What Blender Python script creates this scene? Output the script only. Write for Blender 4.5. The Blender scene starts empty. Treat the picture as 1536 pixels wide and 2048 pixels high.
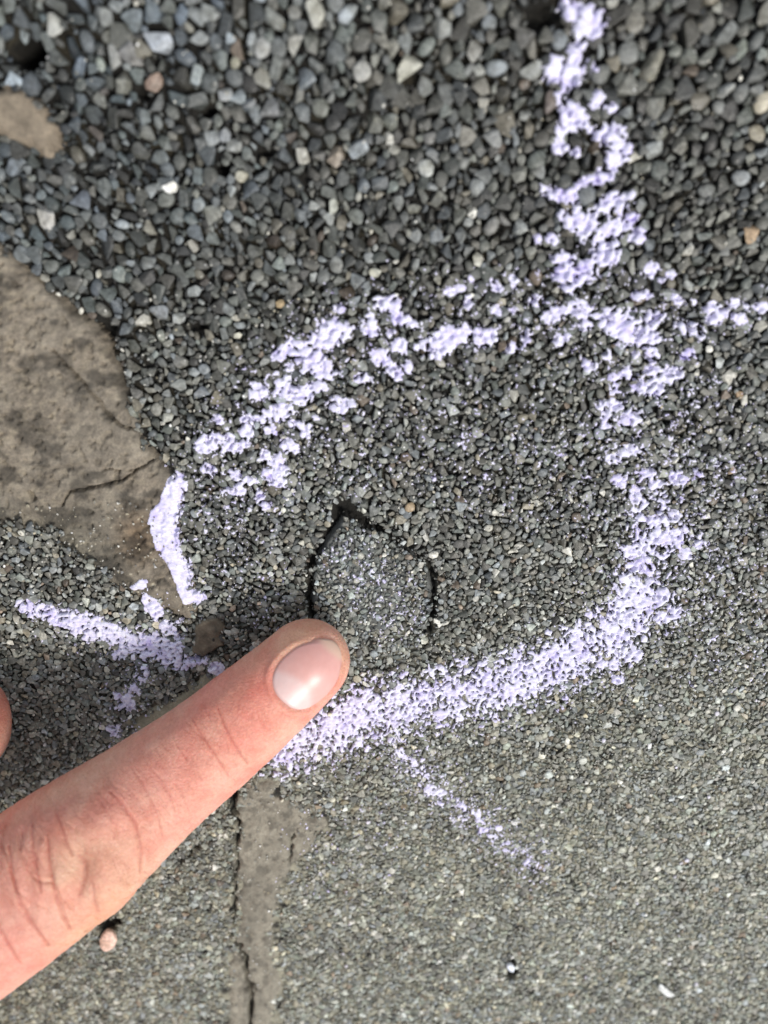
import bpy, bmesh, math, random
import numpy as np
from mathutils import Vector, Matrix

random.seed(11)
rng = np.random.default_rng(11)
R = math.radians
scene = bpy.context.scene
COL = scene.collection

# ------------------------------------------------------------------ camera
MM = 0.001
TILT = R(20)            # the phone leans so that the top of the picture is the near side
DIST = 0.123
HALF = 0.666            # tan of half the long field of view
fwd = np.array([0, -math.sin(TILT), -math.cos(TILT)])
upv = np.array([0, math.cos(TILT), -math.sin(TILT)])
rgt = np.array([1.0, 0, 0])
CAM = -fwd * DIST
cam = bpy.data.objects.new('camera', bpy.data.cameras.new('camera'))
COL.objects.link(cam)
cam.location = CAM
cam.rotation_euler = (-TILT, 0, 0)
cam.data.sensor_fit = 'AUTO'
cam.data.sensor_width = 36
cam.data.lens = 18 / HALF
cam.data.clip_start = 0.005
cam.data.clip_end = 200
cam.data.dof.use_dof = True
cam.data.dof.focus_distance = 0.1305
cam.data.dof.aperture_fstop = 9.5
scene.camera = cam

# ------------------------------------------------------------------ sky, sun, exposure
SUN_EL, SUN_AZ = R(55), R(-42)      # light comes from the lower right of the picture, softly
sun_dir = Vector((math.cos(SUN_EL) * math.cos(SUN_AZ), math.cos(SUN_EL) * math.sin(SUN_AZ), math.sin(SUN_EL)))
world = bpy.data.worlds.new('World')
scene.world = world
world.use_nodes = True
wn, wl = world.node_tree.nodes, world.node_tree.links
wn.clear()
w_out = wn.new('ShaderNodeOutputWorld')
w_bg = wn.new('ShaderNodeBackground')
w_sky = wn.new('ShaderNodeTexSky')
w_sky.sky_type = 'NISHITA'
w_sky.sun_disc = False
w_sky.sun_elevation = SUN_EL
w_sky.sun_rotation = math.pi / 2 - SUN_AZ
w_hs = wn.new('ShaderNodeHueSaturation')
w_hs.inputs['Saturation'].default_value = 0.30
w_bg.inputs['Strength'].default_value = 0.10
wl.new(w_sky.outputs[0], w_hs.inputs['Color'])
wl.new(w_hs.outputs[0], w_bg.inputs['Color'])
wl.new(w_bg.outputs[0], w_out.inputs['Surface'])
sun = bpy.data.objects.new('sun', bpy.data.lights.new('sun', 'SUN'))
COL.objects.link(sun)
sun.data.energy = 1.5
sun.data.angle = R(12)
sun.data.color = (1.0, 0.955, 0.89)
sun.rotation_euler = sun_dir.to_track_quat('Z', 'Y').to_euler()
vs = scene.view_settings
vs.view_transform = 'Standard'
vs.look = 'None'
vs.gamma = 1
vs.use_curve_mapping = False
vs.exposure = 0.86
scene.cycles.use_denoising = True
scene.cycles.max_bounces = 6

# ------------------------------------------------------------------ pixel <-> place
def C(px, py, z=0.0):
    """the point of the place at height z (mm) that the photograph shows at a pixel"""
    px = np.asarray(px, float); py = np.asarray(py, float); z = np.asarray(z, float)
    u = (px - 768) / 1024 * HALF; v = (1024 - py) / 1024 * HALF
    d = u[..., None] * rgt + v[..., None] * upv + fwd
    t = (z * MM - CAM[2]) / d[..., 2]
    return CAM + d * t[..., None]
def proj(p):
    q = np.asarray(p, float) - CAM
    dep = q @ fwd
    return 768 + (q @ rgt) / dep / HALF * 1024, 1024 - (q @ upv) / dep / HALF * 1024, dep
def ppmm(dep):
    return 1024 / HALF / dep * MM     # photograph pixels per millimetre at a depth

# ------------------------------------------------------------------ small maths
def vnoise(x, y, seed=0):
    """smooth value noise in 0..1"""
    xi = np.floor(x).astype(np.int64); yi = np.floor(y).astype(np.int64)
    fx = x - xi; fy = y - yi
    fx = fx * fx * (3 - 2 * fx); fy = fy * fy * (3 - 2 * fy)
    def h(a, b):
        n = (a * 374761393 + b * 668265263 + seed * 1442695041) & 0x7fffffff
        n = ((n ^ (n >> 13)) * 1274126177) & 0x7fffffff
        return ((n ^ (n >> 16)) & 0xffff) / 65535.0
    return (h(xi, yi) * (1 - fx) + h(xi + 1, yi) * fx) * (1 - fy) + (h(xi, yi + 1) * (1 - fx) + h(xi + 1, yi + 1) * fx) * fy
def fbm(x, y, seed=0, o=3):
    s = 0; a = 0.5; t = 0
    for k in range(o):
        s = s + a * vnoise(x * 2 ** k, y * 2 ** k, seed + 7 * k); t += a; a *= 0.5
    return s / t
def seg_dist(px, py, line, widths=None):
    """distance to a polyline and, when given, distance divided by the local half width"""
    best = np.full(np.shape(px), 1e9); rel = np.full(np.shape(px), 1e9)
    for k in range(len(line) - 1):
        ax, ay = line[k]; bx, by = line[k + 1]
        dx, dy = bx - ax, by - ay
        t = np.clip(((px - ax) * dx + (py - ay) * dy) / (dx * dx + dy * dy + 1e-12), 0, 1)
        d = np.hypot(px - ax - t * dx, py - ay - t * dy)
        best = np.minimum(best, d)
        if widths is not None:
            rel = np.minimum(rel, d / (widths[k] * (1 - t) + widths[k + 1] * t))
    return (best, rel) if widths is not None else best
def poly_sd(px, py, poly):
    """signed distance to a polygon, positive inside"""
    inside = np.zeros(np.shape(px), bool)
    n = len(poly)
    for k in range(n):
        x1, y1 = poly[k]; x2, y2 = poly[(k + 1) % n]
        c = ((y1 > py) != (y2 > py)) & (px < (x2 - x1) * (py - y1) / (y2 - y1 + 1e-12) + x1)
        inside ^= c
    d = seg_dist(px, py, list(poly) + [poly[0]])
    return np.where(inside, d, -d)
def sstep(a, b, x):
    t = np.clip((x - a) / (b - a), 0, 1)
    return t * t * (3 - 2 * t)

# ------------------------------------------------------------------ objects
def tag(o, label=None, cat=None, group=None, kind=None):
    if label: o['label'] = label
    if cat: o['category'] = cat
    if group: o['group'] = group
    if kind: o['kind'] = kind
    return o
def link(name, me, mat=None, parent=None):
    o = bpy.data.objects.new(name, me)
    COL.objects.link(o)
    if mat is not None and me is not None and not me.materials: me.materials.append(mat)
    if parent is not None: o.parent = parent
    return o
def mesh_np(name, verts, faces, smooth=True, attrs=None):
    me = bpy.data.meshes.new(name)
    verts = np.asarray(verts, np.float32); faces = np.asarray(faces, np.int32)
    k = faces.shape[1]
    me.vertices.add(len(verts)); me.vertices.foreach_set('co', verts.ravel())
    me.loops.add(faces.size); me.loops.foreach_set('vertex_index', faces.ravel())
    me.polygons.add(len(faces))
    me.polygons.foreach_set('loop_start', np.arange(0, faces.size, k, dtype=np.int32))
    me.polygons.foreach_set('loop_total', np.full(len(faces), k, np.int32))
    me.update(calc_edges=True)
    me.polygons.foreach_set('use_smooth', np.full(len(faces), smooth, bool))
    for nm, val in (attrs or {}).items():
        val = np.asarray(val, np.float32)
        if val.ndim == 2:
            a = me.attributes.new(nm, 'FLOAT_COLOR', 'POINT')
            if val.shape[1] == 3: val = np.concatenate([val, np.ones((len(val), 1), np.float32)], 1)
            a.data.foreach_set('color', np.ascontiguousarray(val).ravel())
        else:
            a = me.attributes.new(nm, 'FLOAT', 'POINT'); a.data.foreach_set('value', val)
    me.validate()
    return me
def grid_mesh(name, X, Y, Z, mask, skirt=0.0, attrs=None):
    """a sheet of the cells whose four corners are all in mask, with a skirt hanging down from its rim"""
    ny, nx = X.shape
    cell = mask[:-1, :-1] & mask[1:, :-1] & mask[:-1, 1:] & mask[1:, 1:]
    if not cell.any(): return None
    idx = np.arange(nx * ny).reshape(ny, nx)
    a, b, c, d = idx[:-1, :-1][cell], idx[:-1, 1:][cell], idx[1:, 1:][cell], idx[1:, :-1][cell]
    F = np.stack([a, b, c, d], 1)
    used = np.unique(F)
    rem = np.full(nx * ny, -1, np.int64); rem[used] = np.arange(len(used))
    V = np.stack([X.ravel()[used], Y.ravel()[used], Z.ravel()[used]], 1)
    F = rem[F]
    at = {k: v.reshape(nx * ny, -1)[used].squeeze() for k, v in (attrs or {}).items()}
    if skirt > 0:
        E = np.concatenate([F[:, [0, 1]], F[:, [1, 2]], F[:, [2, 3]], F[:, [3, 0]]])
        N = len(V)
        key = E[:, 0] * N + E[:, 1]; rev = E[:, 1] * N + E[:, 0]
        bd = E[~np.isin(key, rev)]
        rim = np.unique(bd)
        m2 = np.full(N, -1, np.int64); m2[rim] = N + np.arange(len(rim))
        lo = V[rim].copy(); lo[:, 2] -= skirt
        V = np.concatenate([V, lo])
        F = np.concatenate([F, np.stack([bd[:, 1], bd[:, 0], m2[bd[:, 0]], m2[bd[:, 1]]], 1)])
        at = {k: np.concatenate([v, v[rim]]) for k, v in at.items()}
    return mesh_np(name, V, F, True, at)

# ------------------------------------------------------------------ materials
def nodes_of(name):
    m = bpy.data.materials.new(name); m.use_nodes = True
    t = m.node_tree; t.nodes.clear()
    out = t.nodes.new('ShaderNodeOutputMaterial'); b = t.nodes.new('ShaderNodeBsdfPrincipled')
    t.links.new(b.outputs[0], out.inputs['Surface'])
    return m, t, b
def tex_noise(t, vec, scale, detail=4, rough=0.6):
    n = t.nodes.new('ShaderNodeTexNoise'); n.inputs['Scale'].default_value = scale
    n.inputs['Detail'].default_value = detail; n.inputs['Roughness'].default_value = rough
    t.links.new(vec, n.inputs['Vector']); return n
def ramp(t, fac, stops):
    r = t.nodes.new('ShaderNodeValToRGB'); e = r.color_ramp.elements
    while len(e) < len(stops): e.new(0.5)
    for k, (p, c) in enumerate(stops):
        e[k].position = p; e[k].color = (*c, 1) if len(c) == 3 else c
    t.links.new(fac, r.inputs['Fac']); return r
def mix(t, mode, fac, a, b):
    n = t.nodes.new('ShaderNodeMix'); n.data_type = 'RGBA'; n.blend_type = mode
    for sock, v in ((n.inputs[0], fac), (n.inputs[6], a), (n.inputs[7], b)):
        if hasattr(v, 'links'): t.links.new(v, sock)
        else: sock.default_value = v if not isinstance(v, tuple) else ((*v, 1) if len(v) == 3 else v)
    return n.outputs[2]
def bump(t, h, strength, dist, b):
    n = t.nodes.new('ShaderNodeBump'); n.inputs['Strength'].default_value = strength
    n.inputs['Distance'].default_value = dist
    t.links.new(h, n.inputs['Height']); t.links.new(n.outputs[0], b.inputs['Normal']); return n
def coord(t, which='Object'):
    return t.nodes.new('ShaderNodeTexCoord').outputs[which]

def stone_material(name, source):
    m, t, b = nodes_of(name)
    if source == 'object':
        c = t.nodes.new('ShaderNodeObjectInfo').outputs['Color']
    else:
        a = t.nodes.new('ShaderNodeAttribute'); a.attribute_type = 'INSTANCER'; a.attribute_name = 'col'
        c = a.outputs['Color']
    geo = t.nodes.new('ShaderNodeNewGeometry').outputs['Position']
    n1 = tex_noise(t, geo, 1500, 5, 0.7)
    n2 = tex_noise(t, geo, 420, 3, 0.6)
    k1 = ramp(t, n1.outputs['Fac'], [(0.28, (0.50, 0.49, 0.47)), (0.5, (0.98, 0.98, 0.98)), (0.74, (1.7, 1.7, 1.68))])
    k2 = ramp(t, n2.outputs['Fac'], [(0.3, (0.74, 0.72, 0.66)), (0.7, (1.22, 1.22, 1.24))])
    c1 = mix(t, 'MULTIPLY', 1.0, c, k1.outputs[0])
    c2 = mix(t, 'MULTIPLY', 1.0, c1, k2.outputs[0])
    t.links.new(c2, b.inputs['Base Color'])
    r = ramp(t, n2.outputs['Fac'], [(0.3, (0.24,) * 3), (0.7, (0.58,) * 3)])
    t.links.new(r.outputs[0], b.inputs['Roughness'])
    b.inputs['Specular IOR Level'].default_value = 0.5
    bump(t, n1.outputs['Fac'], 0.5, 0.00022, b)
    return m
M_STONE = stone_material('stone_surface', 'object')
M_GRAIN = stone_material('grain_surface', 'instancer')

def attr_material(name, nscale, lo, hi, rough, bscale, bstr, bdist, spec=0.4):
    m, t, b = nodes_of(name)
    a = t.nodes.new('ShaderNodeAttribute'); a.attribute_name = 'col'
    g = t.nodes.new('ShaderNodeNewGeometry').outputs['Position']
    n1 = tex_noise(t, g, nscale, 6, 0.72); n2 = tex_noise(t, g, bscale, 6, 0.75)
    k = ramp(t, n1.outputs['Fac'], [(0.3, lo), (0.7, hi)])
    c = mix(t, 'MULTIPLY', 1.0, a.outputs['Color'], k.outputs[0])
    k2 = ramp(t, n2.outputs['Fac'], [(0.3, (0.72,) * 3), (0.7, (1.25,) * 3)])
    c = mix(t, 'MULTIPLY', 1.0, c, k2.outputs[0])
    t.links.new(c, b.inputs['Base Color'])
    b.inputs['Roughness'].default_value = rough
    b.inputs['Specular IOR Level'].default_value = spec
    bump(t, n2.outputs['Fac'], bstr, bdist, b)
    return m
M_BINDER = attr_material('binder', 700, (0.6, 0.58, 0.55), (1.4, 1.38, 1.3), 0.75, 1800, 0.9, 0.0004)
def binder_material(m):
    # beyond the scattered stones the sheet carries the same gravel as a fine relief
    t = m.node_tree; b = next(n for n in t.nodes if n.type == 'BSDF_PRINCIPLED'); bp = next(n for n in t.nodes if n.type == 'BUMP')
    fa = t.nodes.new('ShaderNodeAttribute'); fa.attribute_name = 'far'
    g = t.nodes.new('ShaderNodeNewGeometry').outputs['Position']
    vo = t.nodes.new('ShaderNodeTexVoronoi'); vo.inputs['Scale'].default_value = 720
    t.links.new(g, vo.inputs['Vector'])
    sep = t.nodes.new('ShaderNodeSeparateColor'); t.links.new(vo.outputs['Color'], sep.inputs[0])
    k = ramp(t, sep.outputs[0], [(0.0, (0.12, 0.12, 0.11)), (0.5, (0.25, 0.25, 0.222)), (0.9, (0.36, 0.36, 0.33)), (1.0, (0.5, 0.49, 0.45))])
    e = ramp(t, vo.outputs['Distance'], [(0.30, (1, 1, 1)), (0.62, (0.38, 0.37, 0.34))])
    c2 = mix(t, 'MULTIPLY', 1.0, k.outputs[0], e.outputs[0])
    old = b.inputs['Base Color'].links[0].from_socket
    t.links.new(mix(t, 'MIX', fa.outputs['Fac'], old, c2), b.inputs['Base Color'])
    oh = bp.inputs['Height'].links[0].from_socket
    t.links.new(mix(t, 'MIX', fa.outputs['Fac'], oh, e.outputs[0]), bp.inputs['Height'])
binder_material(M_BINDER)
M_SLAB = attr_material('tan_stone', 330, (0.62, 0.60, 0.57), (1.32, 1.3, 1.25), 0.6, 2600, 0.9, 0.00025)
M_MORTAR = attr_material('grey_mortar', 500, (0.75, 0.74, 0.72), (1.2, 1.2, 1.18), 0.8, 2400, 0.8, 0.00022)

def chalk_material():
    m, t, b = nodes_of('lavender_chalk')
    g = t.nodes.new('ShaderNodeNewGeometry').outputs['Position']
    n1 = tex_noise(t, g, 260, 4, 0.65)
    mp = t.nodes.new('ShaderNodeMapping'); mp.inputs['Rotation'].default_value = (0, 0, R(35)); mp.inputs['Scale'].default_value = (1, 2.1, 1)
    t.links.new(g, mp.inputs['Vector'])
    n2 = tex_noise(t, mp.outputs[0], 1100, 5, 0.7)
    k = ramp(t, n1.outputs['Fac'], [(0.37, (0.82, 0.81, 0.925)), (0.57, (0.765, 0.735, 0.915)), (0.74, (0.60, 0.53, 0.875))])
    k2 = ramp(t, n2.outputs['Fac'], [(0.32, (0.68, 0.65, 0.82)), (0.54, (1.0, 1.0, 1.0))])
    c = mix(t, 'MULTIPLY', 1.0, k.outputs[0], k2.outputs[0])
    t.links.new(c, b.inputs['Base Color'])
    b.inputs['Roughness'].default_value = 0.95
    b.inputs['Specular IOR Level'].default_value = 0.15
    bump(t, n2.outputs['Fac'], 0.7, 0.00022, b)
    return m
M_CHALK = chalk_material()

# ------------------------------------------------------------------ layout of the ground, traced in photograph pixels
PX_D = ([-400, 0, 150, 300, 500, 700, 1000, 1300, 1600, 2048, 2500], [34, 28.5, 26, 22.5, 18.5, 15.8, 12.6, 10.9, 9.8, 9.0, 8.8])
def grain_px(px, py):
    d = np.interp(py, *PX_D)
    return d * (1 + 0.22 * sstep(480, 150, px) * sstep(350, 600, py) * sstep(1000, 850, py))
SLAB = [(-160, 395), (-60, 440), (0, 502), (45, 535), (112, 600), (180, 662), (222, 722), (248, 782), (272, 832), (283, 872), (302, 912), (345, 948),
        (366, 985), (362, 1040), (362, 1085), (380, 1150), (402, 1200), (385, 1240), (330, 1232), (270, 1205), (190, 1158), (110, 1100), (40, 1070), (-40, 1060), (-170, 1040)]
CORNER = [(-120, 170), (-20, 165), (40, 175), (80, 205), (122, 262), (128, 300), (95, 318), (50, 292), (0, 268), (-110, 250)]
SLIVER = [(388, 1252), (404, 1240), (436, 1236), (450, 1258), (436, 1274), (446, 1292), (428, 1300), (404, 1312), (384, 1304), (392, 1278)]
SMEAR = [(462, 1596), (500, 1562), (556, 1540), (574, 1560), (560, 1590), (630, 1606), (662, 1646), (640, 1690), (612, 1716), (584, 1752), (564, 1800), (552, 1860),
         (562, 1930), (574, 1990), (556, 2048), (548, 2140), (440, 2140), (442, 2048), (446, 1960), (462, 1900), (466, 1800), (458, 1720), (470, 1650)]
BUFF = [(252, 1452), (300, 1420), (352, 1392), (412, 1342), (440, 1352), (440, 1400), (360, 1450), (290, 1485)]
CHIP = [(690, 1030), (720, 1052), (770, 1078), (815, 1100), (852, 1132), (866, 1180), (866, 1230), (852, 1285), (800, 1330), (720, 1345), (660, 1320), (632, 1270), (620, 1210), (622, 1160), (632, 1118), (655, 1078), (676, 1050)]
CRACKS = [  # polyline, half widths (px), depth (mm)
    ([(686, 1010), (672, 1060), (652, 1082), (628, 1122), (619, 1180), (622, 1245)], [8, 10, 6, 9, 7, 6], 1.9),
    ([(688, 1016), (722, 1042), (772, 1074), (805, 1094), (842, 1116), (863, 1148), (867, 1200), (861, 1250), (851, 1290)], [15, 10, 4, 2, 3, 8, 6, 3, 1.5], 1.8),
    ([(40, 548), (75, 580), (130, 625), (196, 668), (226, 722), (246, 778)], [9, 14, 12, 14, 12, 7], 3.0),
    ([(286, 870), (300, 905), (335, 940)], [4, 5, 4], 1.2),
    ([(461, 1592), (474, 1640), (469, 1700), (470, 1760), (466, 1868)], [9, 6, 4, 3, 3], 2.2),
    ([(470, 1875), (488, 1912), (498, 1960), (500, 2010), (496, 2060), (499, 2140)], [2, 5, 6, 6, 6, 6], 2.4),
    ([(582, 1668), (584, 1700), (578, 1730)], [2, 4, 2], 0.8),
    ([(398, 1316), (425, 1306), (448, 1290)], [5, 5, 4], 1.3),
    ([(360, 1320), (398, 1316)], [4, 5], 1.0),
    ([(196, 1868), (232, 1846)], [7, 9], 1.6),
    ([(360, 1716), (400, 1690)], [5, 5], 1.2),
]
PITS = [(52, 97, 36, 34, 12.0), (443, 340, 13, 17, 3.0), (418, 224, 22, 10, 3.0), (278, 178, 14, 14, 3.0), (1085, 30, 34, 26, 2.6), (130, 620, 22, 16, 3.0), (205, 660, 20, 18, 3.0), (398, 655, 14, 10, 2.0),
        (530, 306, 14, 9, 2.0), (215, 417, 12, 14, 2.2), (1022, 1942, 15, 16, 1.6), (1335, 840, 8, 6, 1.5)]

# raster of the ground, in metres
RES = 0.00016
_c = C(np.array([-420., 1956., -420., 1956.]), np.array([-260., -260., 2420., 2420.]))
X0, X1 = -0.112, 0.112
Y0, Y1 = float(C(768., 2330.)[1]), float(C(768., -330.)[1])
NX, NY = int((X1 - X0) / RES), int((Y1 - Y0) / RES)
gx = X0 + (np.arange(NX) + 0.5) * RES
gy = Y0 + (np.arange(NY) + 0.5) * RES
# coarse maps (0.5 mm) of the traced layout
CRES = 0.0005
cx = np.arange(X0 - 0.004, X1 + 0.004, CRES); cy = np.arange(Y0 - 0.004, Y1 + 0.004, CRES)
GX, GY = np.meshgrid(cx, cy)
GPX, GPY, GDEP = proj(np.stack([GX, GY, np.zeros_like(GX)], -1))
JX = GPX + 14 * (fbm(GX / 0.003, GY / 0.003, 3) - 0.5); JY = GPY + 14 * (fbm(GX / 0.003, GY / 0.003, 5) - 0.5)
def crack_field(px, py, wob=True):
    if wob:
        sx, sy = px / 26.0, py / 26.0
        px = px + 18 * (fbm(sx, sy, 21) - 0.5) + 13 * (vnoise(px / 9, py / 9, 22) - 0.5); py = py + 18 * (fbm(sx, sy, 25) - 0.5) + 13 * (vnoise(px / 9, py / 9, 23) - 0.5)
    dep = np.zeros(np.shape(px)); rel = np.full(np.shape(px), 9.0)
    for line, w, d in CRACKS:
        _, r = seg_dist(px, py, line, w)
        r = r / (0.55 + 0.9 * vnoise(px / 24, py / 24, 27))
        dep = np.maximum(dep, d * sstep(1.35, 0.35, r)); rel = np.minimum(rel, r)
    for x, y, a, b, d in PITS:
        r = np.hypot((px - x) / a, (py - y) / b)
        dep = np.maximum(dep, d * sstep(1.2, 0.5, r)); rel = np.minimum(rel, r)
    return dep, rel
CD, CR = crack_field(GPX, GPY)
D_MM = grain_px(GPX, GPY) / ppmm(GDEP)                       # grain size on the ground, millimetres
SD_SLAB = poly_sd(JX, JY, SLAB); SD_CORNER = poly_sd(JX, JY, CORNER); SD_SLIVER = poly_sd(JX, JY, SLIVER)
SD_SMEAR = poly_sd(JX, JY, SMEAR); SD_CHIP = poly_sd(GPX, GPY, CHIP); SD_BUFF = poly_sd(JX, JY, BUFF)
LOW = sstep(1000, 1750, GPY + 0.18 * (GPX - 768))            # how far the binder has filled up with pale dust towards the bottom
def cidx(x, y):
    return (np.clip(((y - cy[0]) / CRES).round().astype(int), 0, len(cy) - 1), np.clip(((x - cx[0]) / CRES).round().astype(int), 0, len(cx) - 1))

# ------------------------------------------------------------------ pavement: the binder between the stones
BASEZ = -(0.85 - 0.56 * LOW) * D_MM - 0.10 + 0.25 * (fbm(GX / 0.004, GY / 0.004, 9) - 0.5)
BASEZ = BASEZ - CD
BASEZ = np.where(np.maximum(SD_SLAB, np.maximum(SD_CORNER, SD_SLIVER)) > 6, np.minimum(BASEZ, -2.0), BASEZ)
pale = LOW * sstep(0.25, 0.55, fbm(GX / 0.0022, GY / 0.0022, 31)) * sstep(3.0, 0.3, CD * 4)
bcol = np.stack([0.013 + 0.34 * pale, 0.012 + 0.33 * pale, 0.010 + 0.262 * pale], -1)
olive = sstep(0.5, 0.75, fbm(GX / 0.006, GY / 0.006, 17)) * (1 - LOW) * sstep(0.6, 0.0, CD)
bcol = bcol + olive[..., None] * np.array([0.014, 0.011, 0.004])
FAR = np.maximum.reduce([sstep(-200, -235, GPX), sstep(1740, 1775, GPX), sstep(-200, -235, GPY), sstep(2200, 2235, GPY)])
BASEZ = BASEZ * (1 - FAR) - 0.25 * FAR
# sheet: fine in view, then out to twenty metres on every side
ring = [(0.03, -0.25), (0.3, -0.25), (3, -0.25), (20, -0.25)]
me = grid_mesh('pavement', GX, GY, BASEZ * MM, np.ones(GX.shape, bool), 0, {'col': bcol, 'far': FAR})
bm = bmesh.new(); bm.from_mesh(me)
be = [e for e in bm.edges if e.is_boundary]
lay = bm.verts.layers.float_color['col']; lay2 = bm.verts.layers.float['far']
for far, zz in ring:
    g = bmesh.ops.extrude_edge_only(bm, edges=be)['geom']
    vv = [v for v in g if isinstance(v, bmesh.types.BMVert)]
    for v in vv:
        v.co.x = max(-far - 0.116, min(far + 0.116, v.co.x * (1 + far / 0.112)))
        v.co.y = max(Y0 - 0.004 - far, min(Y1 + 0.004 + far, v.co.y * (1 + far / 0.112)))
        v.co.z = zz * MM
        v[lay] = (0.06, 0.058, 0.05, 1); v[lay2] = 1.0
    be = [e for e in g if isinstance(e, bmesh.types.BMEdge) and e.is_boundary]
bmesh.ops.recalc_face_normals(bm, faces=bm.faces)
bm.to_mesh(me); bm.free()
me.polygons.foreach_set('use_smooth', np.ones(len(me.polygons), bool))
pavement = link('pavement', me, M_BINDER)
tag(pavement, 'dark worn pavement of small grey stones, coarse at the top, sandy at the bottom', kind='structure')
if me.polygons[len(me.polygons) // 4].normal.z < 0: me.flip_normals()

# ------------------------------------------------------------------ stone shapes, each with a height template
TS = 25
def stone_shape(k):
    r = np.random.default_rng(100 + k)
    bm = bmesh.new()
    round_ = k % 5 == 4
    n = 30 if round_ else 11 + k % 5
    p = r.normal(size=(n, 3)); p /= np.linalg.norm(p, axis=1)[:, None]
    p *= (1 + (0.06 if round_ else 0.16) * r.normal(size=(n, 1)))
    p *= np.array([1.0, r.uniform(0.58, 0.92), r.uniform(0.58, 0.85)])
    for q in p: bm.verts.new(q)
    bmesh.ops.convex_hull(bm, input=bm.verts)
    bmesh.ops.delete(bm, geom=[v for v in bm.verts if not v.link_faces], context='VERTS')
    if not round_:
        bmesh.ops.bevel(bm, geom=list(bm.edges), offset=0.06, segments=1, profile=0.6, affect='EDGES', clamp_overlap=True)
    else:
        bmesh.ops.subdivide_edges(bm, edges=list(bm.edges), cuts=1, smooth=0.6, use_grid_fill=True)
    bmesh.ops.triangulate(bm, faces=bm.faces)
    bmesh.ops.recalc_face_normals(bm, faces=bm.faces)
    V = np.array([v.co[:] for v in bm.verts])
    V[:, :2] -= (V[:, :2].max(0) + V[:, :2].min(0)) / 2
    V /= np.abs(V[:, 0]).max()
    zc = 0.42 * V[:, 2].max()
    V[:, 2] = np.where(V[:, 2] > zc, zc + (V[:, 2] - zc) * 0.42, V[:, 2])       # tops worn down by feet
    V[:, 2] -= V[:, 2].max()                        # the top lies at z = 0
    for v, q in zip(bm.verts, V): v.co = q
    me = bpy.data.meshes.new('stone'); bm.to_mesh(me)
    me.polygons.foreach_set('use_smooth', np.full(len(me.polygons), bool(round_)))
    from mathutils.bvhtree import BVHTree
    bv = BVHTree.FromBMesh(bm)
    T = np.full((TS, TS), -9.0)
    for i in range(TS):
        for j in range(TS):
            h = bv.ray_cast(Vector((-1 + 2 * j / (TS - 1), -1 + 2 * i / (TS - 1), 1)), Vector((0, 0, -1)))
            if h[0] is not None: T[i, j] = h[0].z
    bm.free()
    me.materials.append(M_STONE)
    g = me.copy(); g.name = 'grain'; g.materials.clear(); g.materials.append(M_GRAIN)
    return me, g, T
NSH = 22
SHAPES = [stone_shape(k) for k in range(NSH)]

# ------------------------------------------------------------------ scatter the stones
occ = np.zeros((NY, NX), bool)
FX, FY = np.meshgrid(gx, gy)
ci = cidx(FX, FY)
occ |= CR[ci] < 0.55 + 0.75 * fbm(FX / 0.0010, FY / 0.0010, 43)
hole = np.maximum.reduce([SD_SLAB, SD_CORNER, SD_SLIVER - 6])[ci]
FPY = GPY[ci]; FPX = GPX[ci]
fray = np.where((FPY > 1020) & (FPX < 340), 58 * fbm(FX / 0.0026, FY / 0.0026, 44) - 8, 1.0)
occ |= hole > fray + 5 + 42 * (fbm(FX / 0.0012, FY / 0.0012, 45) - 0.5)
occ |= (SD_SMEAR[ci] > 140 * (fbm(FX / 0.0018, FY / 0.0018, 46, 4) - 0.42)) & (SD_SMEAR[ci] > -6)
occ |= (SD_BUFF[ci] > 80 * (fbm(FX / 0.0018, FY / 0.0018, 48, 4) - 0.40)) & (SD_BUFF[ci] > -6)
del FX, FY, FPX, FPY

HGT = np.full((NY, NX), -0.003, np.float32)         # height of the stones, for the chalk that lies on them
GID = np.full((NY, NX), -1, np.int32)             # which stone is on top
GREL = np.full((NY, NX), -9, np.float32)          # how far below its own top, in stone radii
PALETTE = np.array([(0.145, 0.145, 0.130), (0.120, 0.124, 0.112), (0.105, 0.100, 0.088), (0.170, 0.174, 0.168), (0.150, 0.162, 0.172), (0.088, 0.092, 0.090),
                    (0.130, 0.142, 0.132), (0.190, 0.185, 0.165), (0.165, 0.150, 0.120), (0.062, 0.060, 0.056), (0.118, 0.092, 0.072), (0.24, 0.25, 0.25)])
PW = np.array([16, 16, 12, 12, 9, 10, 9, 7, 5, 6, 2, 3.5]); PW = PW / PW.sum()

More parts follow.
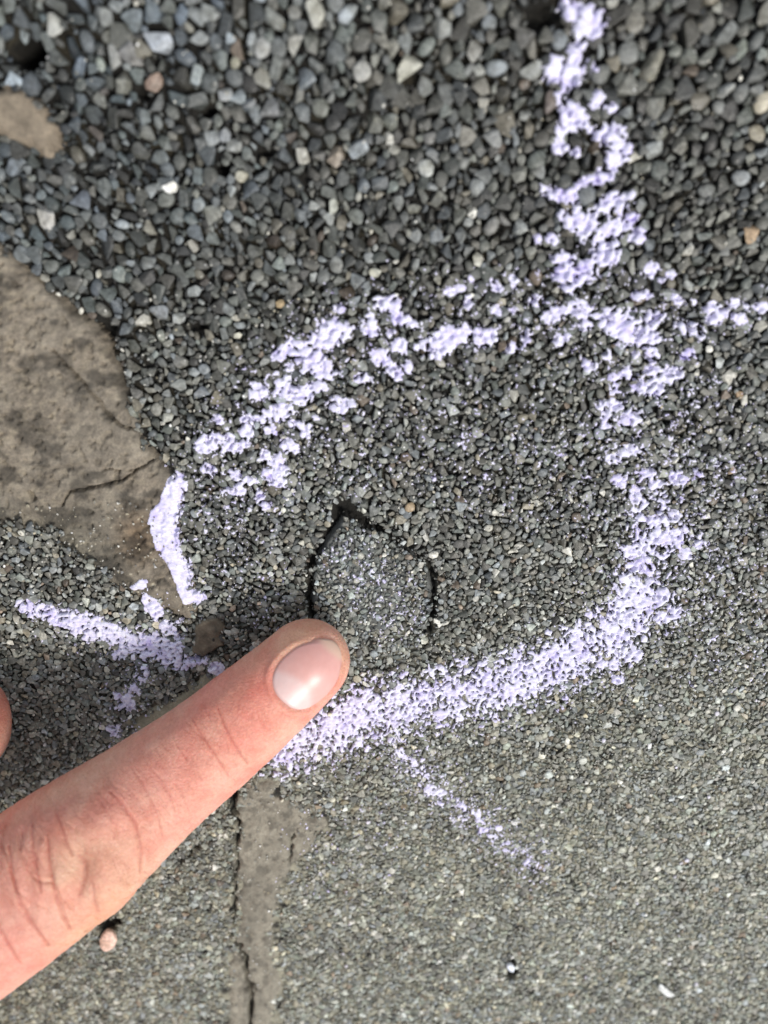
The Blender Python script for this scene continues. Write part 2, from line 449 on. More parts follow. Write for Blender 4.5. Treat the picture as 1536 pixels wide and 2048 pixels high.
stones = []     # x, y, z_top, r, rz, variant, zscale, colour, in_chip
tq = np.concatenate([[(0, 0)], [(0.9 * math.cos(a), 0.72 * math.sin(a)) for a in np.linspace(0, 2 * math.pi, 13)[:-1]], [(0.5 * math.cos(a), 0.4 * math.sin(a)) for a in np.linspace(0.3, 2 * math.pi + 0.3, 7)[:-1]]])
def place(x, y, r, rz, var, ztop, zs, col, chip, stamp=0.92, raise_only=True):
    stones.append((x, y, ztop, r, rz, var, zs, col, chip))
    n = int(r / RES) + 2
    j = int((x - X0) / RES); i = int((y - Y0) / RES)
    i0, i1, j0, j1 = max(i - n, 0), min(i + n + 1, NY), max(j - n, 0), min(j + n + 1, NX)
    if i0 >= i1 or j0 >= j1: return
    dx = gx[j0:j1][None, :] - x; dy = gy[i0:i1][:, None] - y
    c, s = math.cos(rz), math.sin(rz)
    a = (dx * c + dy * s) / r; b = (-dx * s + dy * c) / r
    occ[i0:i1, j0:j1] |= (a / stamp) ** 2 + (b / (0.82 * stamp)) ** 2 < 1
    ok = (np.abs(a) < 1) & (np.abs(b) < 1)
    T = SHAPES[var][2][((b.clip(-1, 1) + 1) / 2 * (TS - 1)).round().astype(int), ((a.clip(-1, 1) + 1) / 2 * (TS - 1)).round().astype(int)]
    h = np.where(ok & (T > -3), ztop + T * r * zs, -1)
    w = h > HGT[i0:i1, j0:j1]
    HGT[i0:i1, j0:j1][w] = h[w]; GID[i0:i1, j0:j1][w] = len(stones) - 1; GREL[i0:i1, j0:j1][w] = T[w]

# stones that stand out in the photograph, each with its own colour
SPECIAL = [(315, 78, 34, -0.7, (0.33, 0.37, 0.41)), (628, 24, 32, 1.2, (0.52, 0.52, 0.44)), (590, 88, 26, 1.5, (0.33, 0.33, 0.29)), (105, 50, 24, -0.8, (0.50, 0.51, 0.46)), (396, 75, 24, 0.2, (0.33, 0.36, 0.36)),
           (228, 112, 30, 1.5, (0.32, 0.33, 0.31)), (258, 105, 24, 1.2, (0.22, 0.22, 0.21)), (308, 164, 24, 0.9, (0.30, 0.20, 0.14)), (524, 95, 24, 1.5, (0.36, 0.37, 0.35)), (724, 142, 24, 0.6, (0.40, 0.40, 0.36)),
           (540, 215, 24, 1.3, (0.22, 0.23, 0.23)), (450, 188, 18, 0.4, (0.36, 0.38, 0.38)), (716, 297, 26, 0.9, (0.30, 0.34, 0.36)), (672, 312, 25, 1.2, (0.33, 0.27, 0.20)), (665, 413, 17, 0.9, (0.46, 0.48, 0.40)),
           (482, 352, 17, 0.4, (0.44, 0.42, 0.31)), (93, 438, 22, 0.4, (0.46, 0.45, 0.41)), (162, 400, 24, 1.0, (0.17, 0.20, 0.24)), (750, 546, 15, 0.1, (0.42, 0.42, 0.33)),
           (560, 608, 11, 0.4, (0.55, 0.38, 0.16)), (357, 637, 16, 0.2, (0.42, 0.45, 0.44)), (475, 672, 11, 0.2, (0.60, 0.58, 0.44)), (1506, 470, 18, 0.5, (0.48, 0.31, 0.15)), (985, 452, 26, 1.0, (0.20, 0.20, 0.18)),
           (1105, 205, 26, 1.3, (0.21, 0.17, 0.15)), (820, 1016, 13, 0.3, (0.46, 0.32, 0.16)), (990, 275, 19, 1.0, (0.24, 0.25, 0.24)), (860, 275, 17, 0.9, (0.20, 0.20, 0.19)), (1484, 356, 22, 0.1, (0.25, 0.27, 0.27)),
           (1480, 790, 11, 0.1, (0.42, 0.27, 0.13)), (450, 270, 17, 1.4, (0.27, 0.29, 0.30)), (815, 140, 34, 1.0, (0.38, 0.38, 0.30)), (1455, 180, 24, 0.4, (0.33, 0.34, 0.31)), (1010, 440, 20, -0.6, (0.17, 0.17, 0.16)),
           (355, 772, 20, 0.2, (0.25, 0.27, 0.25)), (400, 790, 20, 0.7, (0.15, 0.17, 0.19)), (360, 725, 20, 0.1, (0.20, 0.20, 0.18)), (315, 625, 24, -0.1, (0.22, 0.24, 0.25)), (455, 620, 19, -0.2, (0.23, 0.25, 0.24)),
           (1310, 130, 40, 1.0, (0.27, 0.26, 0.20)), (950, 100, 26, 1.2, (0.25, 0.25, 0.22)), (1165, 60, 22, 1.2, (0.26, 0.26, 0.25)), (470, 125, 14, 1.4, (0.37, 0.36, 0.26)), (895, 570, 18, 0.3, (0.13, 0.13, 0.11)),
           (705, 810, 14, 0.3, (0.20, 0.20, 0.17)), (760, 1000, 0.1, 0, (0.2, 0.2, 0.2))]
for px, py, rp, rz, col in SPECIAL[:-1]:
    p = C(float(px), float(py), 0.3); sc = ppmm(proj(p)[2])
    place(p[0], p[1], rp / sc * MM * 0.84, rz, int(rng.integers(NSH)), 0.00035, rng.uniform(0.75, 1.0), 0.62 * np.array(col) + 0.38 * 0.6 * np.mean(col), False)

def scatter(n, fac_lo, fac_hi, stampf, zj, chipfac=1.0, pale_p=0.02, gap=1.0, dmin=0.0, dmax=9.0):
    """try n spots (density follows the grain size) and keep those that are free"""
    k = int(n * 3.2)
    x = rng.uniform(X0, X1, k); y = rng.uniform(Y0, Y1, k)
    c = cidx(x, y)
    d = D_MM[c]
    keep = (rng.random(k) < np.clip((max(0.80, dmin) / d) ** 2, 0.02, 1)) & (d > dmin) & (d < dmax)
    px = GPX[c]; py = GPY[c]
    keep &= (px > -230) & (px < 1770) & (py > -230) & (py < 2230)
    x, y = x[keep], y[keep]; c = (c[0][keep], c[1][keep])
    px, py, d, low, chip, cdp = GPX[c], GPY[c], D_MM[c], LOW[c], SD_CHIP[c] > -2, CD[c]
    m = len(x)
    r = 0.5 * d * rng.uniform(fac_lo, fac_hi, m) * np.where(chip, 0.84, 1.0) * 1.12 * MM
    rz = rng.uniform(0, 2 * math.pi, m)
    rad = np.arctan2(y - 0.0, x - 0.0) + rng.normal(0, 0.45, m)                # at the near end most stones lie pointing away from the ring
    rz = np.where((py < 520) & (rng.random(m) < 0.75), rad, rz)
    var = rng.integers(0, NSH, m)
    zs = rng.uniform(0.75, 1.05, m)
    zt = (rng.normal(0, 1, m) * zj * d - cdp * 0.8 - np.where(chip, 0.30, 0) + np.where(SD_SLAB[c] > 0, 0.40, 0) + np.where(SD_CORNER[c] > 0, 0.5, 0)) * MM
    small = fac_hi < 0.6
    if small: zt = zt - (0.42 * d * (1 - 0.7 * low)) * MM
    pi = rng.choice(len(PALETTE), m, p=PW)
    lum = np.exp(rng.normal(0, 1, m) * (0.44 - 0.14 * low) - 0.05)
    # broad belts of the mix: blue-grey and paler at the near end, dark in the middle, sandy towards the bottom
    belt = np.interp(py, [-200, 0, 250, 500, 800, 1100, 1500, 2100], [0.94, 0.88, 0.78, 0.75, 0.90, 1.18, 1.58, 1.85])
    belt = belt * (0.80 + 0.40 * fbm(x / 0.012, y / 0.012, 77))
    if small: belt = belt * (0.5 + 0.5 * low)
    col = PALETTE[pi] * (lum * belt)[:, None]
    warm = (low * rng.random(m))[:, None]
    col = col * (1 + warm * np.array([0.09, 0.08, -0.06])) * np.array([0.99, 1.005, 0.98])
    blue = (sstep(900, 200, px) * sstep(800, 300, py) * rng.random(m))[:, None]
    col = col * (1 + blue * np.array([-0.10, 0.02, 0.20]))
    col = np.where(chip[:, None], col * np.array([1.04, 1.07, 1.10]), col)
    wht = rng.random(m) < pale_p * (0.35 + 0.65 * sstep(450, 900, py)) * (1 + 0.5 * low)
    col[wht] = np.array([0.55, 0.54, 0.48]) * rng.uniform(0.6, 1.2, (wht.sum(), 1))
    J = ((x - X0) / RES).astype(int); I = ((y - Y0) / RES).astype(int)
    for a0 in range(0, m, 3000):
        z = slice(a0, min(a0 + 3000, m))
        rr = (r[z] / RES * gap)[:, None]; cs, sn = np.cos(rz[z])[:, None], np.sin(rz[z])[:, None]
        ii = I[z][:, None] + (rr * (tq[None, :, 0] * sn + tq[None, :, 1] * cs)).astype(int); jj = J[z][:, None] + (rr * (tq[None, :, 0] * cs - tq[None, :, 1] * sn)).astype(int)
        ok = (ii.min(1) >= 0) & (jj.min(1) >= 0) & (ii.max(1) < NY) & (jj.max(1) < NX)
        ok &= ~occ[ii.clip(0, NY - 1), jj.clip(0, NX - 1)].any(1)
        for q in (np.nonzero(ok)[0] + a0).tolist():
            try_one(q, r, rz, x, y, I, J, gap, var, zt, zs, col, chip, stampf)
def try_one(q, r, rz, x, y, I, J, gap, var, zt, zs, col, chip, stampf):
    rr = r[q] / RES * gap
    cs, sn = math.cos(rz[q]), math.sin(rz[q])
    ii = I[q] + (rr * (tq[:, 0] * sn + tq[:, 1] * cs)).astype(int)
    jj = J[q] + (rr * (tq[:, 0] * cs - tq[:, 1] * sn)).astype(int)
    if occ[ii, jj].any(): return
    place(x[q], y[q], r[q], rz[q], var[q], zt[q], zs[q], col[q].clip(0.01, 0.75), bool(chip[q]), stampf)
scatter(34000, 1.25, 1.75, 0.88, 0.07, gap=0.95)
scatter(170000, 0.85, 1.2, 0.88, 0.09, gap=0.93)
scatter(190000, 0.55, 0.8, 0.90, 0.11, pale_p=0.03, gap=0.9)
scatter(200000, 0.33, 0.50, 0.95, 0.16, pale_p=0.05, gap=0.8, dmin=0.8, dmax=1.9)
N_PACKED = len(stones)

# loose crumbs of stone lying on top of the others
def crumbs(n):
    x = rng.uniform(X0, X1, n); y = rng.uniform(Y0, Y1, n); c = cidx(x, y)
    px, py = GPX[c], GPY[c]
    dens = (0.15 + 0.85 * sstep(450, 800, py)) * (1 - 0.45 * sstep(1150, 1500, py)) * (0.35 + 0.65 * sstep(0.35, 0.7, fbm(x / 0.006, y / 0.006, 61)))
    keep = (rng.random(n) < dens) & (px > -60) & (px < 1600) & (py > -60) & (py < 2110) & (CR[c] > 1.3)
    for xx, yy, cc in zip(x[keep], y[keep], np.stack(c, 1)[keep]):
        i, j = int((yy - Y0) / RES), int((xx - X0) / RES)
        h = HGT[i, j]
        if SD_SMEAR[tuple(cc)] > 0 or SD_BUFF[tuple(cc)] > 0: h = 0.0002
        elif SD_SLAB[tuple(cc)] > 0 and GPY[tuple(cc)] > 1000: h = 0.0004
        if h < -0.0012: continue
        r = random.uniform(0.08, 0.20) * MM * (1.0 + 0.5 * (random.random() < 0.1))
        g = random.choice([(0.5, 0.49, 0.44), (0.36, 0.36, 0.33), (0.6, 0.59, 0.54), (0.28, 0.27, 0.22), (0.42, 0.38, 0.28), (0.7, 0.7, 0.68), (0.2, 0.2, 0.19)])
        stones.append((xx, yy, h + r * 0.8, r, random.uniform(0, 6.28), random.randrange(NSH), 1.0, np.array(g) * random.uniform(0.7, 1.2), False))
crumbs(42000)
for _ in range(90):
    px_, py_ = random.uniform(560, 1536), random.uniform(1380, 2048)
    p_ = C(px_, py_); h_ = float(HGT[int((p_[1] - Y0) / RES), int((p_[0] - X0) / RES)])
    if h_ > -0.001:
        r_ = random.uniform(0.26, 0.50) * MM
        stones.append((p_[0], p_[1], h_ + r_ * 0.9, r_, random.uniform(0, 6.28), random.choice([4, 9, 14, 19]), 1.0, np.array(random.choice([(0.68, 0.68, 0.64), (0.6, 0.57, 0.45), (0.64, 0.62, 0.70)])), False))
print('stones', len(stones))

# ------------------------------------------------------------------ the 300 stones that show largest become parts, the rest one mass
SX = np.array([s[0] for s in stones]); SY = np.array([s[1] for s in stones]); SR = np.array([s[3] for s in stones])
spx, spy, sdep = proj(np.stack([SX, SY, np.zeros_like(SX)], -1))
show = SR / sdep * ((spx > 4) & (spx < 1532) & (spy > 4) & (spy < 2044))
show[N_PACKED:] = 0
big = set(np.argsort(-show)[:300].tolist())
src = bpy.data.collections.new('grain_shapes')
for k in range(NSH):
    o = bpy.data.objects.new('grain_%02d' % k, SHAPES[k][1]); src.objects.link(o)

def scatter_group():
    ng = bpy.data.node_groups.new('scatter', 'GeometryNodeTree')
    ng.interface.new_socket('Geometry', in_out='INPUT', socket_type='NodeSocketGeometry')
    ng.interface.new_socket('Geometry', in_out='OUTPUT', socket_type='NodeSocketGeometry')
    n = ng.nodes; l = ng.links
    gi, go = n.new('NodeGroupInput'), n.new('NodeGroupOutput')
    ci_ = n.new('GeometryNodeCollectionInfo'); ci_.inputs['Collection'].default_value = src
    ci_.inputs['Separate Children'].default_value = True; ci_.inputs['Reset Children'].default_value = True
    ip = n.new('GeometryNodeInstanceOnPoints'); ip.inputs['Pick Instance'].default_value = True
    def na(name, ty):
        a = n.new('GeometryNodeInputNamedAttribute'); a.data_type = ty; a.inputs['Name'].default_value = name
        return next(s for s in a.outputs if s.enabled and s.name == 'Attribute')
    l.new(gi.outputs[0], ip.inputs['Points']); l.new(ci_.outputs[0], ip.inputs['Instance'])
    l.new(na('shape', 'INT'), ip.inputs['Instance Index'])
    e2r = n.new('FunctionNodeEulerToRotation'); l.new(na('turn', 'FLOAT_VECTOR'), e2r.inputs[0])
    l.new(e2r.outputs[0], ip.inputs['Rotation'])
    l.new(na('size', 'FLOAT_VECTOR'), ip.inputs['Scale'])
    l.new(ip.outputs[0], go.inputs[0])
    return ng
NG = scatter_group()
def mass(name, idx, parent):
    me = bpy.data.meshes.new(name)
    S = [stones[k] for k in idx]
    me.vertices.add(len(S))
    me.vertices.foreach_set('co', np.array([(s[0], s[1], s[2]) for s in S], np.float32).ravel())
    me.attributes.new('shape', 'INT', 'POINT').data.foreach_set('value', np.array([s[5] for s in S], np.int32))
    me.attributes.new('turn', 'FLOAT_VECTOR', 'POINT').data.foreach_set('vector', np.array([(0, 0, s[4]) for s in S], np.float32).ravel())
    me.attributes.new('size', 'FLOAT_VECTOR', 'POINT').data.foreach_set('vector', np.array([(s[3], s[3], s[3] * s[6]) for s in S], np.float32).ravel())
    me.attributes.new('col', 'FLOAT_COLOR', 'POINT').data.foreach_set('color', np.array([(*s[7], 1) for s in S], np.float32).ravel())
    o = link(name, me, None, parent)
    md = o.modifiers.new('scatter', 'NODES'); md.node_group = NG
    tag(o, kind='stuff')
    return o
chip_idx = [k for k in range(len(stones)) if stones[k][8] and k not in big]
rest_idx = [k for k in range(len(stones)) if not stones[k][8] and k not in big]
mass('gravel', rest_idx, pavement)
for k in sorted(big):
    x, y, z, r, rz, var, zs, col, _ = stones[k]
    o = link('stone', SHAPES[var][0], None, pavement)
    o.location = (x, y, z); o.rotation_euler = (0, 0, rz); o.scale = (r, r, r * zs)
    o.color = (*col, 1)

# ------------------------------------------------------------------ flat pieces laid in the pavement
def flat_piece(name, poly, res, zfun, cfun, mat, wob=10, wscale=40.0, edge=-4, skirt=0.002, seed=0):
    P = C(np.array([p[0] for p in poly], float), np.array([p[1] for p in poly], float))
    xs = np.arange(P[:, 0].min() - 0.002, P[:, 0].max() + 0.002, res); ys = np.arange(P[:, 1].min() - 0.002, P[:, 1].max() + 0.002, res)
    X, Y = np.meshgrid(xs, ys)
    px, py, dep = proj(np.stack([X, Y, np.zeros_like(X)], -1))
    jx = px + wob * (fbm(px / wscale, py / wscale, seed + 1) - 0.5) * 2; jy = py + wob * (fbm(px / wscale, py / wscale, seed + 2) - 0.5) * 2
    sd = poly_sd(jx, jy, poly)
    Z = zfun(px, py, sd, X, Y); colr = cfun(px, py, sd, X, Y)
    return link(name, grid_mesh(name, X, Y, Z * MM, sd > edge, skirt, {'col': colr}), mat)

SLAB_LINES = [([(105, 700), (140, 735), (172, 772), (200, 805), (222, 835), (250, 855), (292, 864)], [0.8, 1.6, 2.4, 3.2, 2.6, 1.8, 1.4]),
              ([(120, 1012), (140, 985), (165, 979), (200, 972), (245, 962), (275, 940), (302, 926)], [1.2, 1.8, 2.2, 2.2, 1.6, 1.8, 1.2]),
              ([(205, 938), (250, 942), (272, 940)], [0.8, 1.0, 0.8]),
              ([(60, 985), (66, 1000)], [3, 4])]
def slab_z(px, py, sd, X, Y):
    z = 0.25 + 0.55 * (fbm(px / 110, py / 110, 91) - 0.5) + 0.34 * (fbm(px / 22, py / 22, 92, 4) - 0.5) + 0.20 * (fbm((px + 0.8 * py) / 6, (py - 0.8 * px) / 13, 95, 3) - 0.5)
    z = z - 2.4 * sstep(18, -12, sd) ** 2 - 0.5 * sstep(26, 0, sd) * fbm(px / 20, py / 20, 97)
    z = z - 0.5 * sstep(0.60, 0.72, fbm(px / 13, py / 13, 98, 3))
    jx = px + 9 * (fbm(px / 14, py / 14, 93) - 0.5); jy = py + 9 * (fbm(px / 14, py / 14, 94) - 0.5)
    for line, w in SLAB_LINES:
        _, r = seg_dist(jx, jy, line, w)
        z = z - 1.3 * sstep(2.1, 0.3, r)
    low = sstep(960, 1120, py + 0.0 * px) * sstep(330, 120, px)
    z = z - 0.75 * low - 0.5 * low * fbm(px / 18, py / 18, 96)
    return z
def slab_c(px, py, sd, X, Y):
    n = fbm(px / 70, py / 45, 101, 4); f = fbm(px / 9, py / 6, 102, 3)
    g = fbm((px + 0.8 * py) / 5, (py - 0.8 * px) / 16, 107, 3)
    c = np.array([0.255, 0.220, 0.174]) * (0.50 + 0.70 * n)[..., None] * (0.62 + 0.76 * f)[..., None] * (0.66 + 0.68 * g)[..., None]
    tan = sstep(0.52, 0.68, fbm(px / 12, py / 9, 108, 3))[..., None]
    c = c * (1 - 0.5 * tan) + np.array([0.34, 0.295, 0.22]) * 0.5 * tan
    grey = sstep(0.42, 0.62, fbm(px / 90, py / 60, 103, 3))[..., None]
    c = c * (1 - 0.45 * grey) + np.array([0.25, 0.225, 0.185]) * 0.45 * grey
    rust = (sstep(90, 0, np.hypot((px - 275) / 0.8, py - 1075)))[..., None]
    c = c * (1 + rust * np.array([-0.10, -0.26, -0.40]))
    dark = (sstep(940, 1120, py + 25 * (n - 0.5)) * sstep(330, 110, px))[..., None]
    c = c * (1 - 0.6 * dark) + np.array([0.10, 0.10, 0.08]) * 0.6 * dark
    blot = sstep(0.55, 0.68, fbm(px / 55, py / 38, 104, 4))[..., None]
    c = c * (1 - 0.58 * blot)
    wht = (vnoise(px / 4.2, py / 4.2, 106) > 0.94)[..., None] & (py > 1000)[..., None]
    return np.where(wht, np.array([0.5, 0.46, 0.36]), c)
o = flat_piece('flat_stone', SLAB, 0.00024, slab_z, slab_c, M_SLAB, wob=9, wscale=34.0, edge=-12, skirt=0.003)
tag(o, 'large flat tan stone with two thin cracks at the left edge', 'stone')
o = flat_piece('flat_stone', CORNER, 0.00035, lambda px, py, sd, X, Y: 0.6 + 0.4 * (fbm(px / 40, py / 40, 111) - 0.5) - 1.6 * sstep(26, -4, sd) ** 2,
               lambda px, py, sd, X, Y: np.array([0.27, 0.225, 0.17]) * (0.5 + 0.9 * fbm(px / 26, py / 26, 112, 4))[..., None], M_SLAB, wob=20, wscale=26.0, seed=3)
tag(o, 'blurred small tan flat stone in the upper left corner', 'stone')
o = flat_piece('flat_stone', SLIVER, 0.0002, lambda px, py, sd, X, Y: 0.2 + 0.5 * (fbm(px / 14, py / 14, 113) - 0.5) - 0.9 * sstep(7, -4, sd) ** 2,
               lambda px, py, sd, X, Y: np.array([0.175, 0.145, 0.105]) * (0.5 + 0.9 * fbm(px / 12, py / 12, 114, 4))[..., None], M_SLAB, wob=5, wscale=16.0, seed=5)
tag(o, 'little brown stone sliver between the chalk marks and the fingertip', 'stone')
def smear_z(px, py, sd, X, Y):
    z = -0.02 + 0.45 * (fbm(px / 34, py / 34, 121) - 0.5) + 0.30 * (fbm(px / 7, py / 7, 122) - 0.5) - 0.8 * sstep(34, -4, sd) ** 2
    dep, rel = crack_field(px, py)
    return z - dep
def smear_c(px, py, sd, X, Y):
    c = np.array([0.310, 0.285, 0.228]) * (0.50 + 0.62 * fbm(px / 26, py / 40, 123, 4))[..., None]
    return c * (1 - 0.35 * sstep(0.5, 0.7, fbm(px / 10, py / 10, 124)))[..., None]
o = flat_piece('mortar_patch', SMEAR, 0.00022, smear_z, smear_c, M_MORTAR, wob=13, wscale=24.0, seed=7)
tag(o, 'smooth grey-brown mortar strip beside a dark crack below the finger', 'mortar')
o = flat_piece('mortar_patch', BUFF, 0.00024, lambda px, py, sd, X, Y: -0.05 + 0.3 * (fbm(px / 24, py / 24, 131) - 0.5) - 0.8 * sstep(16, -4, sd) ** 2,
               lambda px, py, sd, X, Y: np.array([0.36, 0.34, 0.25]) * (0.6 + 0.7 * fbm(px / 22, py / 22, 132, 4))[..., None], M_MORTAR, wob=12, wscale=22.0, seed=9)
tag(o, 'pale buff mortar patch half hidden along the upper side of the finger', 'mortar')
def chip_z(px, py, sd, X, Y):
    return -0.92 + 0.24 * sstep(0, 90, sd) + 0.2 * (fbm(px / 16, py / 16, 141) - 0.5) - 1.6 * sstep(10, -3, sd)
chip = flat_piece('stone_chip', CHIP, 0.00026, chip_z, lambda px, py, sd, X, Y: np.array([0.13, 0.135, 0.13]) * (0.6 + 0.8 * fbm(px / 14, py / 14, 142, 3))[..., None], M_MORTAR, wob=4, wscale=18.0, edge=-2, seed=11)
tag(chip, 'heart-shaped fine-grained stone chip outlined by a dark crack above the fingertip', 'stone chip')
mass('grain', chip_idx, chip)

# ------------------------------------------------------------------ lavender chalk, lying on the tops of the stones
def box_blur(a, n):
    for ax in (0, 1):
        p = np.pad(a, [(n + 1, n) if k == ax else (0, 0) for k in (0, 1)], mode='edge')
        cs = np.cumsum(p, axis=ax, dtype=np.float64)
        a = (np.take(cs, range(2 * n + 1, cs.shape[ax]), axis=ax) - np.take(cs, range(0, cs.shape[ax] - 2 * n - 1), axis=ax)) / (2 * n + 1)
    return a
def components(mask):
    """4-connected pieces of a boolean raster: label raster (0 = none) and sizes"""
    lab = np.zeros(mask.shape, np.int32); ny, nx = mask.shape
    sizes = [0]; cur = 0
    todo = set(map(tuple, np.argwhere(mask)))
    while todo:
        s = todo.pop(); cur += 1; n = 0; st = [s]
        while st:
            i, j = st.pop(); lab[i, j] = cur; n += 1
            for q in ((i + 1, j), (i - 1, j), (i, j + 1), (i, j - 1)):
                if q in todo: todo.remove(q); st.append(q)
        sizes.append(n)
    return lab, np.array(sizes)
def chalk_mark(name, label, blobs, strokes, dust, seed, cat='chalk mark', group=None, thick=1.0):
    """blobs: (px, py, rx, ry[, turn]); strokes: (line, half widths, cover 0..1); dust: (line, half widths, density)"""
    xs = [b[0] for b in blobs] + [p[0] for s in strokes + dust for p in s[0]]; ys = [b[1] for b in blobs] + [p[1] for s in strokes + dust for p in s[0]]
    P = C(np.array([min(xs) - 70., max(xs) + 70., min(xs) - 70., max(xs) + 70.]), np.array([min(ys) - 70., min(ys) - 70., max(ys) + 70., max(ys) + 70.]))
    j0, j1 = int((P[:, 0].min() - X0) / RES), int((P[:, 0].max() - X0) / RES); i0, i1 = int((P[:, 1].min() - Y0) / RES), int((P[:, 1].max() - Y0) / RES)
    j0, i0, j1, i1 = max(j0, 0), max(i0, 0), min(j1, NX), min(i1, NY)
    X, Y = np.meshgrid(gx[j0:j1], gy[i0:i1])
    px, py, dep = proj(np.stack([X, Y, np.zeros_like(X)], -1))
    H = HGT[i0:i1, j0:j1].astype(float) / MM
    sl = poly_sd(px, py, SLAB)
    H = np.where((sl > 1) & (H < -0.2), slab_z(px, py, sl, X, Y), H)
    c_ = cidx(X, Y)
    H = np.where((SD_BUFF[c_] > 0) | (SD_SMEAR[c_] > 0), np.maximum(H, -0.02), H)
    d = D_MM[c_]
    Hb = box_blur(H, 9)
    rel_h = np.clip((H - Hb) / d, -1.2, 0.5)
    nz = fbm(X / 0.0009, Y / 0.0009, seed, 3); nf = fbm(X / 0.00045, Y / 0.00045, seed + 3, 2)
    v = np.full(X.shape, -1.0); mb = v > 0
    wx = px + 15 * (fbm(X / 0.0018, Y / 0.0018, seed + 5) - 0.5); wy = py + 15 * (fbm(X / 0.0018, Y / 0.0018, seed + 6) - 0.5)
    gid = GID[i0:i1, j0:j1]; grel = GREL[i0:i1, j0:j1].astype(float)
    pick = np.random.default_rng(seed).random(len(stones) + 1)[gid]
    for b in blobs:
        a = b[4] if len(b) > 4 else 0.0
        dx, dy = wx - b[0], wy - b[1]
        e = np.hypot((dx * math.cos(a) + dy * math.sin(a)) / b[2], (-dx * math.sin(a) + dy * math.cos(a)) / b[3])
        v = np.maximum(v, np.clip(1.10 - e, -1, 0.5) + 0.65 * (nz - 0.5) + 0.6 * (nf - 0.5) + 0.65 * np.clip(rel_h + 0.10, -0.6, 0.10) + 0.25 * (pick - 0.5))
    mb = v > 0
    for line, w, cover in strokes:
        _, r = seg_dist(wx, wy, line, w)
        own = (pick - 0.5) * 1.0
        top = np.where(gid >= 0, np.clip(grel + 0.42, -1, 0.12), np.clip(rel_h, -0.5, 0.05))
        v = np.maximum(v, np.where(r < 1.5, 0, -3) + np.clip(0.85 * (1.0 - r), -1, 0.55) + (cover - 0.85) * 1.1 + own + 0.45 * (nz - 0.5) + 0.5 * (nf - 0.5) + 1.3 * top)
    m = ((v > 0) & (H > -1.2)) | mb
    sz = np.random.default_rng(seed + 1)
    for line, w, dens in dust:
        _, r = seg_dist(px, py, line, w)
        pr = 0.06 * dens * np.clip(1.15 - r, 0, 1) * (0.25 + 1.5 * sstep(0.4, 0.7, nz)) * (rel_h > -0.10) * sstep(420, 620, py)
        hit = sz.random(X.shape) < pr
        m |= hit
        h2 = hit & (sz.random(X.shape) < 0.4); m |= np.roll(h2, 1, 0) | np.roll(h2, 1, 1)
        h2 = hit & (sz.random(X.shape) < 0.15); m |= np.roll(h2, -1, 0) | np.roll(h2, -1, 1) | np.roll(np.roll(h2, 1, 0), 1, 1)
    Hs = np.maximum(box_blur(np.where(m, np.maximum(H, Hb - 0.25), Hb), 1), H - 0.05)
    Z = Hs + (0.08 + 0.16 * sstep(0, 0.5, v) + 0.12 * (nf - 0.5)) * thick
    root = bpy.data.objects.new(name, None); COL.objects.link(root)
    root.empty_display_size = 0.01
    p0 = C(float(np.mean(xs)), float(np.mean(ys))); root.location = p0
    tag(root, label, cat, group)
    lab, sizes = components(m)
    lim = max(26, np.sort(sizes)[::-1][min(len(sizes) - 1, 140)])
    for k in np.argsort(-sizes):
        if sizes[k] < lim or k == 0: break
        ii, jj = np.where(lab == k)
        a, b_, c, e = max(ii.min() - 1, 0), ii.max() + 2, max(jj.min() - 1, 0), jj.max() + 2
        mm = (lab == k)[a:b_, c:e]
        mm = mm | np.roll(mm, 1, 0) | np.roll(mm, 1, 1)
        me = grid_mesh('chalk_flake', X[a:b_, c:e] - p0[0], Y[a:b_, c:e] - p0[1], Z[a:b_, c:e] * MM - p0[2], mm, 0.0004)
        if me: link('chalk_flake', me, M_CHALK, root)
    small = m & (sizes[lab] < lim)
    small = small | np.roll(small, 1, 0) | np.roll(np.roll(small, 1, 1), 1, 0) | np.roll(small, 1, 1)
    me = grid_mesh('chalk_dust', X - p0[0], Y - p0[1], Z * MM - p0[2], small, 0.0003)
    if me: tag(link('chalk_dust', me, M_CHALK, root), kind='stuff')
    return root

